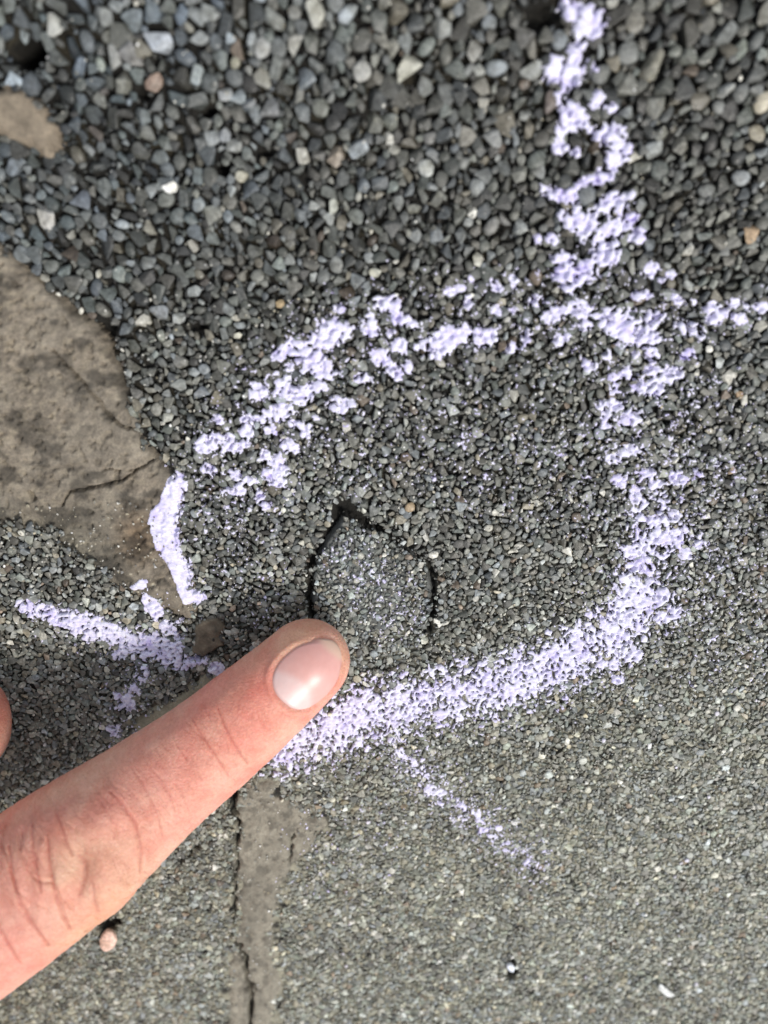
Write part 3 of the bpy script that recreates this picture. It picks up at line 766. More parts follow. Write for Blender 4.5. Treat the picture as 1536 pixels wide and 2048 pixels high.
RING = [(773, 610, 26, 17), (677, 618, 11, 12), (666, 661, 30, 22), (650, 680, 36, 18, -0.1), (688, 657, 10, 10), (562, 706, 22, 13, -0.3), (594, 695, 22, 15), (623, 722, 42, 21, 0.45), (646, 745, 16, 16), (578, 737, 9, 8),
        (741, 638, 13, 13), (739, 662, 16, 14), (802, 641, 17, 15), (825, 651, 9, 9), (781, 665, 8, 8), (760, 713, 19, 17), (799, 693, 18, 15), (788, 745, 18, 14), (815, 737, 9, 13), (723, 757, 18, 10),
        (518, 788, 19, 16), (508, 775, 8, 8), (568, 768, 15, 12), (589, 788, 36, 17, 0.1), (633, 773, 19, 12), (679, 810, 22, 14), (695, 807, 11, 10), (558, 827, 27, 14, -0.2), (495, 840, 15, 9), (521, 838, 14, 9), (433, 838, 13, 8),
        (490, 859, 17, 14), (542, 862, 11, 11), (592, 849, 14, 8), (632, 836, 8, 8), (417, 882, 25, 17, -0.4), (405, 895, 16, 12), (474, 890, 25, 14, -0.2), (456, 875, 10, 10), (576, 890, 16, 12), (610, 866, 14, 12), (592, 898, 9, 9),
        (529, 910, 12, 9), (553, 921, 15, 13), (412, 941, 17, 10), (472, 949, 14, 12), (475, 980, 14, 13), (549, 957, 25, 14, 0.3), (565, 944, 14, 12), (500, 962, 15, 6), (518, 994, 11, 13), (527, 1014, 10, 9),
        (888, 682, 44, 22, -0.35), (868, 712, 11, 10), (970, 675, 25, 19), (1025, 700, 15, 9, -0.4), (1053, 677, 10, 12), (908, 584, 15, 10, -0.4), (935, 607, 10, 13), (945, 557, 6, 8), (990, 574, 12, 9), (993, 624, 9, 11),
        (1028, 562, 10, 13), (1070, 600, 12, 11), (1023, 624, 9, 9), (1108, 632, 23, 16, -0.4), (1163, 619, 19, 16), (1173, 650, 12, 14, 0.5), (1113, 680, 13, 10), (1133, 674, 9, 8),
        (1237, 645, 42, 25, 0.3), (1265, 670, 40, 21, 0.2), (1307, 638, 18, 18), (1303, 677, 15, 17), (1303, 712, 13, 12), (1176, 729, 15, 13), (1216, 712, 11, 10), (1270, 708, 8, 8), (1279, 593, 22, 9, -0.2), (1303, 541, 16, 14), (1324, 563, 9, 8), (1344, 553, 10, 9),
        (1251, 750, 13, 11), (1303, 743, 19, 14), (1342, 753, 25, 13, -0.2), (1293, 778, 28, 13, 0.1), (1227, 757, 9, 8), (1314, 767, 16, 12), (1227, 781, 8, 8), (1202, 811, 9, 9), (1230, 813, 15, 12), (1265, 837, 23, 16), (1211, 837, 10, 13), (1216, 855, 12, 6), (1249, 841, 10, 9),
        (1258, 900, 26, 13, -0.2), (1227, 918, 16, 10), (1241, 963, 15, 12), (1297, 942, 14, 9), (1352, 956, 17, 12), (1317, 966, 9, 8), (1269, 991, 13, 16), (1394, 949, 9, 9), (1313, 1039, 25, 14), (1348, 1034, 14, 11), (1328, 1079, 21, 14), (1368, 1109, 13, 11), (1358, 1089, 10, 9), (1398, 1089, 10, 9),
        (1258, 1104, 17, 11), (1283, 1099, 13, 11), (1278, 1134, 25, 14), (1248, 1189, 15, 11), (1283, 1174, 13, 12), (1323, 1191, 19, 12), (1283, 1211, 16, 13), (1248, 1234, 29, 15), (1218, 1254, 19, 13), (1323, 1236, 14, 11), (1353, 1226, 14, 11), (1178, 1279, 13, 11), (1238, 1279, 21, 13), (1248, 1309, 23, 11), (1273, 1314, 13, 10), (1233, 1334, 13, 10), (1233, 1359, 10, 9),
        (395, 1195, 15, 12), (390, 1326, 22, 9, -0.1), (433, 1338, 15, 11)]
RING_STROKES = [([(356, 962), (345, 1000), (328, 1045), (340, 1090), (358, 1130), (368, 1160), (376, 1196)], [12, 18, 20, 19, 15, 12, 10], 1.15),
                ([(1290, 985), (1315, 1050), (1290, 1130), (1275, 1200)], [46, 62, 60, 56], 0.42), ([(1275, 1200), (1230, 1270), (1150, 1310), (1050, 1358), (960, 1380), (860, 1400), (760, 1418), (690, 1440), (625, 1470), (560, 1500)], [52, 50, 50, 50, 50, 50, 52, 52, 50, 46], 0.70),
                ([(1040, 1352), (960, 1372), (890, 1388), (800, 1400)], [20, 24, 26, 24], 0.80),
                ([(740, 1440), (670, 1460), (610, 1475)], [28, 32, 28], 0.78)]
RING_DUST = [([(470, 960), (520, 830), (640, 700), (800, 650), (1000, 630), (1240, 650), (1260, 820), (1290, 1000), (1290, 1180), (1180, 1310), (950, 1390), (760, 1430), (620, 1480)], [130, 120, 110, 120, 110, 130, 130, 130, 130, 110, 90, 90, 90], 1.0),
             ([(640, 900), (800, 880), (1000, 900), (1180, 950)], [120, 140, 150, 130], 0.75), ([(450, 1040), (480, 1120), (520, 1180)], [80, 90, 80], 0.85), ([(690, 1120), (760, 1190), (800, 1250)], [60, 80, 60], 1.5),
             ([(1400, 850), (1440, 1050), (1440, 1250)], [130, 140, 140], 0.9), ([(700, 1520), (760, 1640), (640, 1760)], [90, 130, 110], 0.22)]
chalk_mark('chalk_ring', 'broken lavender chalk ring drawn round the heart-shaped crack', RING, RING_STROKES, RING_DUST, 200)
chalk_mark('chalk_stroke', 'blotchy lavender chalk stroke running up to the top edge of the photo',
           [(1126, 10, 10, 12), (1148, 22, 27, 20), (1185, 40, 28, 33), (1168, 55, 20, 20), (1155, 105, 20, 32), (1113, 140, 22, 26), (1143, 150, 29, 27), (1118, 200, 9, 17), (1198, 200, 18, 17, -0.6), (1228, 217, 12, 11), (1190, 132, 7, 13),
            (1138, 230, 25, 28), (1163, 240, 11, 17), (1125, 295, 18, 18), (1150, 307, 10, 10), (1120, 265, 10, 14), (1218, 270, 36, 19, 0.1), (1245, 295, 17, 22), (1228, 320, 19, 22), (1203, 355, 26, 15, -0.5), (1168, 365, 18, 9, -0.4),
            (1098, 385, 21, 13), (1133, 392, 23, 14), (1225, 410, 36, 19), (1253, 392, 13, 10), (1133, 435, 13, 13), (1165, 450, 28, 28), (1233, 455, 30, 18, -0.4), (1268, 435, 12, 9), (1278, 472, 17, 15), (1103, 480, 13, 11), (1075, 482, 9, 8), (1193, 480, 9, 9), (1218, 500, 24, 22),
            (1134, 523, 20, 18), (1108, 520, 9, 9), (1209, 516, 26, 21), (1150, 548, 42, 22), (1122, 555, 18, 13), (1131, 576, 13, 11), (1171, 537, 22, 18)],
           [], [([(1170, 60), (1180, 300), (1180, 560)], [60, 80, 110], 0.6)], 300, group='chalk strokes leaving the ring', thick=1.5)
chalk_mark('chalk_stroke', 'thin speckled chalk stroke running to the right edge of the photo',
           [(1356, 600, 14, 11), (1373, 656, 27, 13, 0.2), (1424, 617, 14, 11), (1429, 640, 19, 11, -0.5), (1467, 610, 11, 10), (1480, 638, 14, 12), (1523, 616, 15, 9), (1492, 614, 9, 8), (1373, 710, 14, 9), (1400, 668, 9, 7), (1450, 628, 10, 9), (1555, 612, 16, 10)],
           [], [([(1340, 640), (1440, 635), (1560, 612)], [60, 55, 50], 0.9)], 310, group='chalk strokes leaving the ring')
chalk_mark('chalk_stroke', 'dense slanting chalk stroke at the left, ending in a blunt tip on dark stones',
           [(46, 1214, 14, 11), (244, 1308, 15, 8, -0.2), (228, 1312, 8, 6)],
           [([(40, 1214), (110, 1233), (180, 1256), (240, 1274), (300, 1298), (360, 1320)], [11, 15, 20, 20, 24, 18], 0.98)],
           [([(90, 1250), (240, 1290), (360, 1290)], [40, 60, 60], 0.6)], 320, group='chalk strokes leaving the ring')
chalk_mark('chalk_stroke', 'short steep chalk stroke meeting the dense left stroke above the brown sliver',
           [(283, 1167, 12, 9), (267, 1174, 7, 6), (292, 1195, 8, 7), (306, 1211, 13, 14), (316, 1229, 13, 12, 0.8), (330, 1252, 15, 11), (345, 1262, 10, 8), (362, 1246, 9, 7), (352, 1272, 10, 8)],
           [([(340, 1262), (352, 1280), (335, 1296)], [14, 16, 12], 0.6)], [([(290, 1180), (340, 1260)], [30, 45], 0.5)], 330, group='chalk strokes leaving the ring')
chalk_mark('chalk_stroke', 'faint powdery chalk smudge between the thumb tip and the finger',
           [(225, 1462, 15, 9), (257, 1412, 8, 11), (236, 1394, 9, 8), (268, 1376, 7, 10)],
           [([(285, 1340), (262, 1390), (240, 1420)], [16, 22, 16], 0.30)], [([(290, 1335), (250, 1400), (222, 1466)], [50, 50, 36], 1.05)], 340, group='chalk strokes leaving the ring')
chalk_mark('chalk_stroke', 'faint speckled chalk stroke trailing off below the ring to the lower right',
           [(823, 1526, 7, 6), (858, 1572, 9, 7), (925, 1612, 9, 6), (965, 1660, 8, 6)],
           [([(768, 1462), (812, 1520), (860, 1578), (930, 1622), (985, 1668), (1060, 1722)], [14, 18, 20, 22, 18, 12], 0.28)], [([(790, 1490), (930, 1622), (1060, 1724)], [44, 60, 50], 1.9)], 350, group='chalk strokes leaving the ring')

# ------------------------------------------------------------------ loose pebbles
def pebble(px, py, rx, ry, turn, col, label, shape, hmm=0.5, cat='pebble', tip=0.0):
    p = C(float(px), float(py), hmm); sc = ppmm(proj(p)[2])
    me = SHAPES[shape][0].copy(); me.name = 'pebble'
    V = np.zeros(len(me.vertices) * 3, np.float32); me.vertices.foreach_get('co', V); V = V.reshape(-1, 3)
    V[:, 1] /= np.abs(V[:, 1]).max()
    V[:, 2] -= V[:, 2].min(); V[:, 2] /= V[:, 2].max()
    V = V * np.array([rx, ry, min(rx, ry) * 1.3]) / sc * MM
    me.vertices.foreach_set('co', V.ravel()); me.update()
    o = link('pebble', me, None)
    o.location = (p[0], p[1], (hmm - 0.45) * MM); o.rotation_euler = (tip, 0, turn); o.color = (*col, 1)
    tag(o, label, cat); return o
pebble(220, 1872, 27, 17, R(82), (0.74, 0.50, 0.40), 'pink and cream pebble just below the finger near the bottom left', 9, 1.0)
pebble(1329, 1980, 26, 9, R(-50), (0.72, 0.74, 0.74), 'long white shard of stone near the lower right corner', 1, 0.4)
pebble(1021, 1934, 13, 8, R(-62), (0.66, 0.70, 0.76), 'small pale blue-white chip set in a dark hollow at the bottom', 4, 0.3)
pebble(341, 374, 14, 12, R(-20), (0.85, 0.85, 0.80), 'bright white round pebble among the coarse stones at the upper left', 2, 1.2)
pebble(1030, 1645, 7, 8, 0.4, (0.72, 0.72, 0.72), 'small white pebble right of the chalk stroke that trails off', 5, 0.3)

# ------------------------------------------------------------------ the hand: index finger on the ground, the rest out to the forearm
def skin_material():
    m, t, b = nodes_of('skin')
    a = t.nodes.new('ShaderNodeAttribute'); a.attribute_name = 'col'
    g = t.nodes.new('ShaderNodeNewGeometry').outputs['Position']
    n1 = tex_noise(t, g, 260, 4, 0.6); n2 = tex_noise(t, g, 1900, 4, 0.65)
    vo = t.nodes.new('ShaderNodeTexVoronoi'); vo.inputs['Scale'].default_value = 2100; vo.feature = 'DISTANCE_TO_EDGE'
    t.links.new(g, vo.inputs['Vector'])
    k1 = ramp(t, n1.outputs['Fac'], [(0.32, (0.92, 0.80, 0.78)), (0.68, (1.06, 1.14, 1.14))])
    k2 = ramp(t, n2.outputs['Fac'], [(0.32, (0.90, 0.85, 0.84)), (0.68, (1.07, 1.10, 1.10))])
    c = mix(t, 'MULTIPLY', 1.0, a.outputs['Color'], k1.outputs[0])
    c = mix(t, 'MULTIPLY', 1.0, c, k2.outputs[0])
    t.links.new(c, b.inputs['Base Color'])
    b.inputs['Roughness'].default_value = 0.52
    b.inputs['Specular IOR Level'].default_value = 0.38
    b.inputs['Subsurface Weight'].default_value = 0.48
    b.inputs['Subsurface Radius'].default_value = (1.0, 0.36, 0.20)
    b.inputs['Subsurface Scale'].default_value = 0.0016
    e = ramp(t, vo.outputs['Distance'], [(0.0, (0, 0, 0)), (0.22, (1, 1, 1))])
    h = mix(t, 'MULTIPLY', 0.7, e.outputs[0], n2.outputs['Color'])
    bump(t, h, 0.65, 0.00016, b)
    return m
def nail_material():
    m, t, b = nodes_of('nail')
    a = t.nodes.new('ShaderNodeAttribute'); a.attribute_name = 'col'
    g = t.nodes.new('ShaderNodeNewGeometry').outputs['Position']
    n1 = tex_noise(t, g, 900, 3, 0.6)
    k = ramp(t, n1.outputs['Fac'], [(0.3, (0.97, 0.955, 0.95)), (0.7, (1.02, 1.03, 1.03))])
    t.links.new(mix(t, 'MULTIPLY', 1.0, a.outputs['Color'], k.outputs[0]), b.inputs['Base Color'])
    b.inputs['Roughness'].default_value = 0.36
    b.inputs['Specular IOR Level'].default_value = 0.5
    b.inputs['Subsurface Weight'].default_value = 0.35
    b.inputs['Subsurface Radius'].default_value = (1.0, 0.5, 0.4)
    b.inputs['Subsurface Scale'].default_value = 0.0008
    bump(t, n1.outputs['Fac'], 0.12, 0.00012, b)
    return m
M_SKIN, M_NAIL = skin_material(), nail_material()

SPINE = [(676, 1266, 5.8, 170), (640, 1299, 6.2, 172), (595, 1341, 7.0, 176), (548, 1383, 8.0, 186), (500, 1425, 9.2, 198), (428, 1487, 11.0, 207), (345, 1549, 13.6, 222), (276, 1604, 16.4, 246), (217, 1650, 18.8, 268),
         (165, 1690, 20.4, 286), (95, 1742, 22.0, 300), (0, 1812, 24.6, 307), (-110, 1891, 28, 312), (-230, 1975, 32, 318), (-360, 2065, 37, 330)]
sp = np.array(SPINE, float)
W3 = C(sp[:, 0], sp[:, 1], sp[:, 2])
RAD = sp[:, 3] / 2 / ppmm(proj(W3)[2]) * MM
arc = np.concatenate([[0], np.cumsum(np.linalg.norm(np.diff(W3, axis=0), axis=1))])
NS = 620
ss = np.linspace(0, 1, NS) ** 1.15 * arc[-1]
def smooth1(f, n=15, it=3):
    for _ in range(it):
        p = np.concatenate([np.repeat(2 * f[:1], n, 0) - f[n:0:-1], f, np.repeat(2 * f[-1:], n, 0) - f[-2:-n - 2:-1]])
        f = np.stack([np.convolve(p[:, k], np.ones(2 * n + 1) / (2 * n + 1), 'valid') for k in range(p.shape[1])], 1)
    return f
_fine = np.linspace(0, arc[-1], 800)
_cen = smooth1(np.stack([np.interp(_fine, arc, W3[:, k]) for k in range(3)], 1), 22)
_rad = smooth1(np.interp(_fine, arc, RAD)[:, None], 18)[:, 0]
CAP = 0.0078
ROLL = R(0.5)
def frame(s):
    c = np.stack([np.interp(s, _fine, _cen[:, k]) for k in range(3)], -1)
    d = 0.0006
    t = np.stack([np.interp(s + d, _fine, _cen[:, k]) - np.interp(s - d, _fine, _cen[:, k]) for k in range(3)], -1)
    t /= np.linalg.norm(t, axis=-1, keepdims=True)
    z = np.array([0, 0, 1.0]) - t * t[..., 2:3]; z /= np.linalg.norm(z, axis=-1, keepdims=True)
    b = np.cross(z, t)                                  # sideways
    sgn = np.sign(b @ np.array([0.7, -0.7, 0.0]))[..., None]
    b = b * sgn                                         # towards the lower right of the photograph
    N = z * math.cos(ROLL) + b * math.sin(ROLL); B = b * math.cos(ROLL) - z * math.sin(ROLL)
    return c, t, N, B
NAIL_C, NAIL_L, NAIL_H = 0.0067, 0.0059, R(47)
def nail_rel(s, phi):
    u = (s - NAIL_C) / NAIL_L
    w = NAIL_H * (1 + 0.05 * np.clip(-u, 0, 1))
    return (np.abs(u) ** 2.5 + np.abs(phi / w) ** 2.5) ** (1 / 2.5), u
def surf(s, phi, off=0.0, nail=True):
    c, t, N, B = frame(s)
    r = np.interp(s, _fine, _rad)
    k = np.clip(1 - s / CAP, 0, 1)
    r = r * np.maximum(1 - k ** 2.25, 0) ** 0.5
    dors, palm = 0.86, 0.96
    ax = np.where(np.cos(phi) > 0, dors, palm)
    rr = r / np.sqrt((np.sin(phi)) ** 2 + (np.cos(phi) / ax) ** 2)
    if nail:
        q, u = nail_rel(s, phi)
        side = sstep(-0.75, -0.15, u)                   # no fold of skin over the free edge
        rr = rr - 0.00030 * sstep(1.06, 0.86, q) + 0.00030 * side * np.exp(-((q - 1.12) / 0.09) ** 2) - 0.00022 * sstep(-0.6, -0.8, u) * np.exp(-((q - 1.05) / 0.06) ** 2)
    rr = rr + off
    p = c + (N * np.cos(phi)[..., None] + B * np.sin(phi)[..., None]) * rr[..., None]
    return p
NP = 220
phi = np.linspace(-math.pi, math.pi, NP, endpoint=False)
S2, P2 = np.meshgrid(np.concatenate([np.linspace(0.00002, 0.0006, 6), ss[ss > 0.0007]]), phi, indexing='ij')
V = surf(S2, P2)
cen = frame(S2)[0]
out = V - cen; out /= np.maximum(np.linalg.norm(out, axis=-1, keepdims=True), 1e-9)
# creases and bulges of the skin, on the side that faces up
CREASE = [  # line over the back of the finger, half width px, depth mm
    ([(434, 1414), (446, 1445), (462, 1478), (476, 1502), (494, 1526)], 2.6, 0.26), ([(386, 1436), (398, 1462), (420, 1495), (440, 1525), (458, 1552)], 2.6, 0.20), ([(408, 1412), (418, 1432)], 2.4, 0.10),
    ([(352, 1486), (366, 1508), (374, 1522)], 2.4, 0.13), ([(372, 1500), (392, 1530), (404, 1560)], 2.4, 0.10), ([(300, 1534), (322, 1560), (340, 1592), (350, 1622)], 2.6, 0.15), ([(340, 1548), (358, 1578), (376, 1618)], 2.4, 0.11),
    ([(512, 1424), (524, 1446), (532, 1462)], 2.6, 0.08), ([(486, 1450), (500, 1480)], 2.4, 0.07),
    ([(262, 1534), (288, 1572), (312, 1620), (325, 1672)], 2.8, 0.17), ([(240, 1556), (276, 1600), (302, 1650)], 2.6, 0.10),
    ([(222, 1584), (248, 1612), (270, 1646), (282, 1695), (280, 1745)], 3.6, 0.34), ([(196, 1596), (214, 1622), (232, 1650), (228, 1676)], 3.6, 0.16), ([(112, 1624), (124, 1652), (131, 1680), (145, 1710)], 3.4, 0.32),
    ([(95, 1672), (97, 1710), (102, 1745), (112, 1790), (124, 1826), (140, 1856)], 4.2, 0.52), ([(64, 1650), (66, 1700), (74, 1745), (84, 1784)], 3.6, 0.30), ([(44, 1660), (42, 1700)], 3.4, 0.2),
    ([(18, 1690), (24, 1750), (42, 1805), (64, 1846), (98, 1890)], 4.0, 0.44), ([(-30, 1720), (-26, 1790), (0, 1860), (40, 1925)], 4.0, 0.34), ([(184, 1756), (186, 1790), (196, 1822)], 4.5, 0.22),
    ([(160, 1712), (172, 1730), (168, 1760), (160, 1790)], 7, 0.30)]
BULGE = [(214, 1762, 44, 58, 0.95), (160, 1752, 26, 60, -0.5), (175, 1650, 60, 40, 0.35), (120, 1760, 20, 60, 0.30), (80, 1790, 14, 70, 0.28), (40, 1770, 16, 70, 0.28), (232, 1620, 34, 46, 0.2), (600, 1420, 60, 40, 0.12), (480, 1440, 70, 60, 0.10)]
vx, vy, _ = proj(V)
facing = sstep(-0.25, 0.35, out[..., 2])
jx = vx + 5 * (fbm(vx / 12, vy / 12, 401) - 0.5); jy = vy + 5 * (fbm(vx / 12, vy / 12, 402) - 0.5)
disp = np.zeros(S2.shape)
for line, w, dmm in CREASE:
    _, r = seg_dist(jx, jy, line, [0.35 * w] + [w] * (len(line) - 2) + [0.35 * w] if len(line) > 2 else [w, 0.5 * w])
    w = w * (0.8 if dmm < 0.25 else 1.35); dmm = dmm * (0.9 if dmm < 0.25 else 0.8)
    disp -= dmm * np.exp(-(r / 1.0) ** 2) * facing
    disp += 0.30 * dmm * np.exp(-((r - 3.6) / 2.4) ** 2) * facing
for x, y, a, b_, h in BULGE:
    disp += 1.5 * h * np.exp(-((vx - x) / a) ** 2 - ((vy - y) / b_) ** 2) * facing
q_, u_ = nail_rel(S2, P2)
quiet = sstep(0.95, 1.3, q_)
stretch = fbm(S2 / 0.0011, P2 / 0.30, 403, 3) - 0.5
pip_s = float(np.interp(9.4, np.arange(len(arc)), arc)); dip_s = float(np.interp(4.9, np.arange(len(arc)), arc))
ang = np.where(np.cos(P2) > -0.2, 1, 0) * sstep(R(110), R(55), np.abs(P2))
warp = 0.0016 * (fbm(S2 / 0.004, P2 / 0.45, 408) - 0.5) * 2
def folds(s0, half, lam, amp, bow, seed):
    q = (S2 - s0 - warp + bow * P2 ** 2 * np.sign(S2 - s0) * np.clip(np.abs(S2 - s0) / half, 0, 1))
    f = np.abs(np.sin(math.pi * q / lam + 2.2 * (fbm(S2 / 0.005, P2 / 0.6, seed) - 0.5)))
    return -amp * np.exp(-(f / 0.22) ** 2) * np.exp(-((S2 - s0) / half) ** 2) * ang * sstep(0.30, 0.62, fbm(S2 / 0.002, P2 / 0.7, seed + 1))
disp += folds(pip_s, 0.0105, 0.0030, 0.40, 0.0014, 421) + folds(pip_s, 0.013, 0.0013, 0.14, 0.0010, 423)
disp += folds(dip_s, 0.0070, 0.0017, 0.14, -0.0006, 425) + folds(0.5 * (dip_s + pip_s), 0.014, 0.0011, 0.09, 0.0, 427)
micro = fbm(S2 / 0.00042, P2 / 0.22, 407, 2) - 0.5
disp += (0.10 * micro + 0.12 * stretch + 0.30 * (fbm(S2 / 0.006, P2 / 0.5, 405) - 0.5)) * quiet * sstep(0.004, 0.012, S2)
V = V + out * (disp * MM)[..., None]
V[..., 2] = np.maximum(V[..., 2], 0.0003 + 0.0002 * (np.abs(P2) / math.pi))         # the pad is pressed flat
ns = S2.shape[0]
idx = np.arange(ns * NP).reshape(ns, NP)
a_ = idx[:-1]; b_ = np.roll(idx, -1, 1)[:-1]; c_ = np.roll(idx, -1, 1)[1:]; d_ = idx[1:]
F = np.stack([a_, b_, c_, d_], -1).reshape(-1, 4)
tipv = V[0].mean(0); endv = V[-1].mean(0)
VV = np.concatenate([V.reshape(-1, 3), [tipv, endv]])
fm = mesh_np('hand', VV, F)
bm = bmesh.new(); bm.from_mesh(fm); bm.verts.ensure_lookup_table()
for q in range(NP):
    bm.faces.new((bm.verts[ns * NP], bm.verts[(q + 1) % NP], bm.verts[q]))
    bm.faces.new((bm.verts[ns * NP + 1], bm.verts[(ns - 1) * NP + q], bm.verts[(ns - 1) * NP + (q + 1) % NP]))
bmesh.ops.recalc_face_normals(bm, faces=bm.faces)
bm.to_mesh(fm); bm.free()
finger = link('hand', fm)
# palm, thumb, the three curled fingers and the forearm, grown from a skeleton
MC = W3[-1]
back = W3[-1] - W3[8]; back[2] = 0; back /= np.linalg.norm(back)
side = np.array([-back[1], back[0], 0.0])
if side @ np.array([-0.7, 0.7, 0]) < 0: side = -side            # towards the thumb
def at(b, e, z): return MC * np.array([1, 1, 0]) + back * b * MM + side * e * MM + np.array([0, 0, z * MM])
SK = {'wrist': (at(84, -24, 52), 20), 'arm': (at(190, -30, 66), 27), 'elbow': (at(300, -34, 82), 34), 'mid': (at(46, -26, 46), 22),
      'i0': (at(40, -4, 43), 14), 'i1': (at(-2, 0, 37), 11.5),
      'm0': (at(44, -22, 46), 14), 'm1': (at(20, -22, 42), 12), 'm2': (at(16, -22, 20), 9.5), 'm3': (at(34, -22, 11), 8.5), 'm4': (at(50, -21, 16), 7.5),
      'r0': (at(46, -40, 45), 13), 'r1': (at(26, -41, 40), 11), 'r2': (at(21, -41, 19), 9), 'r3': (at(38, -40, 11), 8), 'r4': (at(53, -39, 15), 7.5),
      'l0': (at(52, -55, 42), 12), 'l1': (at(36, -58, 36), 10), 'l2': (at(30, -58, 17), 8), 'l3': (at(44, -56, 10), 7.5), 'l4': (at(56, -54, 13), 7),
      't0': (at(58, 6, 42), 15), 't1': (C(-700., 1800., 30), 11.5), 't2': (C(-350., 1545., 16.5), 9.5), 't3': (C(-90., 1450., 12.5), 9.2), 't4': (C(18., 1432., 11.5), 7.4)}
BO = [('mid', 'wrist'), ('wrist', 'arm'), ('arm', 'elbow'), ('mid', 'i0'), ('i0', 'i1'), ('mid', 'm0'), ('m0', 'm1'), ('m1', 'm2'), ('m2', 'm3'), ('m3', 'm4'), ('mid', 'r0'), ('r0', 'r1'), ('r1', 'r2'), ('r2', 'r3'), ('r3', 'r4'),
      ('mid', 'l0'), ('l0', 'l1'), ('l1', 'l2'), ('l2', 'l3'), ('l3', 'l4'), ('wrist', 't0'), ('t0', 't1'), ('t1', 't2'), ('t2', 't3'), ('t3', 't4')]
kk = list(SK)
me = bpy.data.meshes.new('palm')
BIG = 100.0
me.from_pydata([tuple(SK[k][0] * BIG) for k in kk], [(kk.index(a), kk.index(b)) for a, b in BO], [])
po = link('palm', me)
md = po.modifiers.new('skin', 'SKIN'); md.use_smooth_shade = True
for k, sv in zip(kk, me.skin_vertices[0].data):
    sv.radius = (SK[k][1] * MM * BIG,) * 2
    sv.use_root = k == 'mid'
po.modifiers.new('sub', 'SUBSURF').levels = 3
dg = bpy.context.evaluated_depsgraph_get()
pm = bpy.data.meshes.new_from_object(po.evaluated_get(dg))
pm.transform(Matrix.Scale(1 / BIG, 4))
bpy.data.objects.remove(po)
po = link('palm', pm)
md = finger.modifiers.new('join', 'BOOLEAN'); md.operation = 'UNION'; md.solver = 'EXACT'; md.object = po
dg = bpy.context.evaluated_depsgraph_get()
hm = bpy.data.meshes.new_from_object(finger.evaluated_get(dg))
if len(hm.vertices) < len(pm.vertices) + 1000:
    bm = bmesh.new(); bm.from_mesh(fm); bm.from_mesh(pm); bm.to_mesh(hm); bm.free()
finger.modifiers.clear(); finger.data = hm
bpy.data.objects.remove(po)
hm.polygons.foreach_set('use_smooth', np.ones(len(hm.polygons), bool))
# colour of the skin
co = np.zeros(len(hm.vertices) * 3, np.float32); hm.vertices.foreach_get('co', co); co = co.reshape(-1, 3).astype(float)
hx, hy, _ = proj(co)
hx = np.clip(hx, -3000, 4000); hy = np.clip(hy, -3000, 5000)
col = np.tile(np.array([0.64, 0.335, 0.262]), (len(co), 1))
def spot(x, y, a, b_, turn, c, k):
    dx, dy = hx - x, hy - y
    e = np.exp(-((dx * math.cos(turn) + dy * math.sin(turn)) / a) ** 2 - ((-dx * math.sin(turn) + dy * math.cos(turn)) / b_) ** 2)[:, None] * k
    col[:] = col * (1 - e) + np.array(c) * e
spot(500, 1440, 190, 120, -0.75, (0.65, 0.295, 0.225), 0.7)
spot(560, 1380, 60, 50, 0, (0.66, 0.27, 0.205), 0.8)
spot(170, 1700, 130, 130, 0, (0.60, 0.36, 0.245), 0.7)
spot(240, 1600, 110, 40, -0.6, (0.60, 0.28, 0.23), 0.6)
spot(90, 1640, 110, 36, -0.5, (0.52, 0.25, 0.21), 0.5)
spot(600, 1265, 90, 30, -0.5, (0.64, 0.43, 0.29), 0.8)
spot(690, 1320, 22, 70, 0, (0.66, 0.43, 0.30), 0.7)
spot(190, 1850, 130, 40, -0.65, (0.60, 0.32, 0.195), 0.7)
spot(40, 1850, 120, 90, 0, (0.54, 0.265, 0.21), 0.4)
spot(0, 1430, 90, 90, 0, (0.46, 0.19, 0.14), 0.9)
blotch = (fbm(co[:, 0] / 0.005 + co[:, 2] / 0.007, co[:, 1] / 0.005, 411) - 0.5)[:, None]
cr = np.zeros(len(co))
for line, w, dmm in CREASE:
    cr = np.maximum(cr, min(dmm * 3.2, 0.9) * np.exp(-(seg_dist(hx, hy, line) / (w * 0.9)) ** 2))
col *= 1 - cr[:, None] * np.array([0.14, 0.30, 0.30])
col *= np.array([1.18, 1.12, 1.10])
col *= 1 + blotch * np.array([0.06, -0.36, -0.32])
a = hm.attributes.new('col', 'FLOAT_COLOR', 'POINT')
a.data.foreach_set('color', np.concatenate([col.clip(0, 1), np.ones((len(col), 1))], 1).astype(np.float32).ravel())
hm.materials.clear(); hm.materials.append(M_SKIN)
tag(finger, 'right hand with the index finger pressed on the pavement below the heart-shaped crack', 'hand')
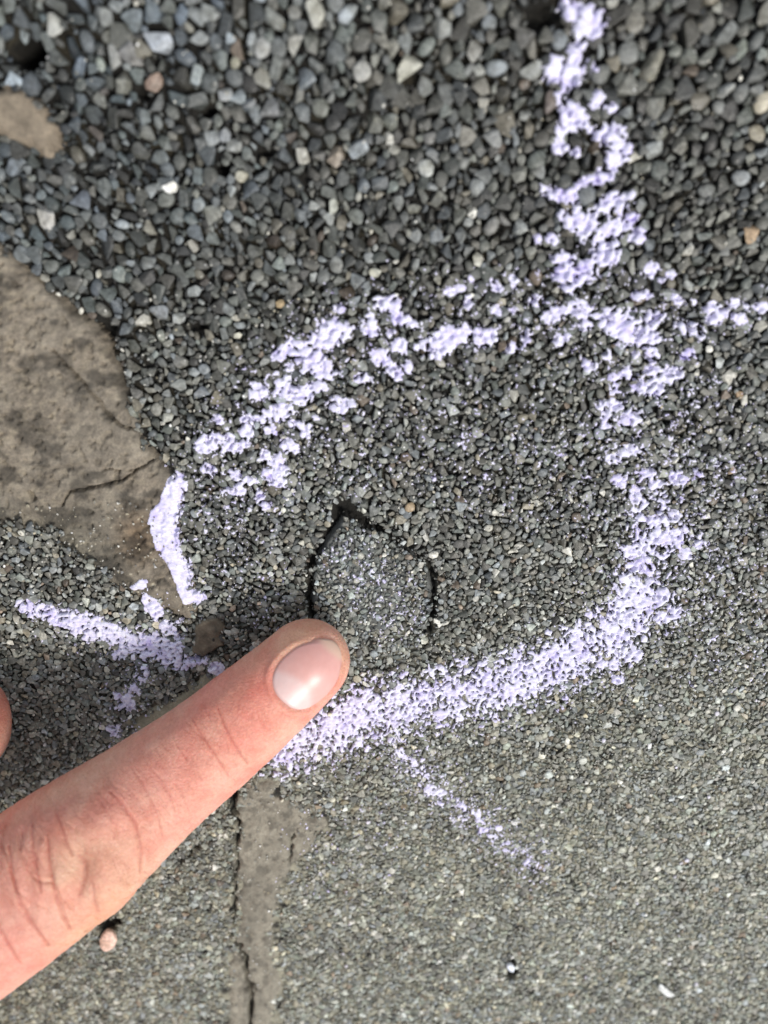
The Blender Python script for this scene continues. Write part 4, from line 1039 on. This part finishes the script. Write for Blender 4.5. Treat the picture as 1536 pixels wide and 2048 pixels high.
# the nail
NR, NA = 60, 160
k = np.linspace(0, 1.03, NR)[:, None]; th = np.linspace(0, 2 * math.pi, NA, endpoint=False)[None, :]
ex = 2 / 2.5
uu = k * np.sign(np.cos(th)) * np.abs(np.cos(th)) ** ex; ww = k * np.sign(np.sin(th)) * np.abs(np.sin(th)) ** ex
sN = NAIL_C + uu * NAIL_L; pN = ww * NAIL_H * (1 + 0.05 * np.clip(-uu, 0, 1))
sN = np.maximum(sN, 0.0006)
free = sstep(-0.62, -0.98, uu)
offN = 0.00012 + 0.00022 * free - 0.00030 * sstep(0.90, 1.03, k + 0 * uu) * (1 - free) + 0.00018 * (1 - ww ** 2)
VN = surf(sN, pN, offN, nail=False)
colN = np.tile(np.array([0.68, 0.365, 0.325]), (NR, NA, 1))
def nmix(c, w):
    global colN
    colN = colN * (1 - w[..., None]) + np.array(c) * w[..., None]
nmix((0.71, 0.42, 0.375), sstep(-0.4, 0.4, uu) * 0.6)
nmix((0.74, 0.545, 0.515), sstep(0.16, -0.12, np.hypot((uu - 1.2) / 0.95, (ww + 0.05) / 1.0) - 1.0) * 0.85)       # the half moon
nmix((0.70, 0.55, 0.40), sstep(-0.74, -0.92, uu) * 0.55 + 0 * ww)
nmix((0.55, 0.26, 0.20), sstep(0.93, 1.02, k + 0 * uu) * (1 - free) * 0.6)
idn = np.arange(NR * NA).reshape(NR, NA)
FN = np.stack([idn[:-1], np.roll(idn, -1, 1)[:-1], np.roll(idn, -1, 1)[1:], idn[1:]], -1).reshape(-1, 4)
lowN = VN[-1] - 0.0003 * np.stack([np.zeros(NA), np.zeros(NA), np.ones(NA)], -1)
VA = np.concatenate([VN.reshape(-1, 3), lowN]); CA = np.concatenate([colN.reshape(-1, 3), colN[-1]])
e0 = idn[-1]; e1 = np.arange(NA) + NR * NA
FN = np.concatenate([FN, np.stack([e0, np.roll(e0, -1), np.roll(e1, -1), e1], -1)])
nm = mesh_np('fingernail', VA, FN, True, {'col': CA})
bm = bmesh.new(); bm.from_mesh(nm); bmesh.ops.remove_doubles(bm, verts=bm.verts, dist=1e-7); bmesh.ops.recalc_face_normals(bm, faces=bm.faces); bm.to_mesh(nm); bm.free()
nm.polygons.foreach_set('use_smooth', np.ones(len(nm.polygons), bool))
link('fingernail', nm, M_NAIL, finger)
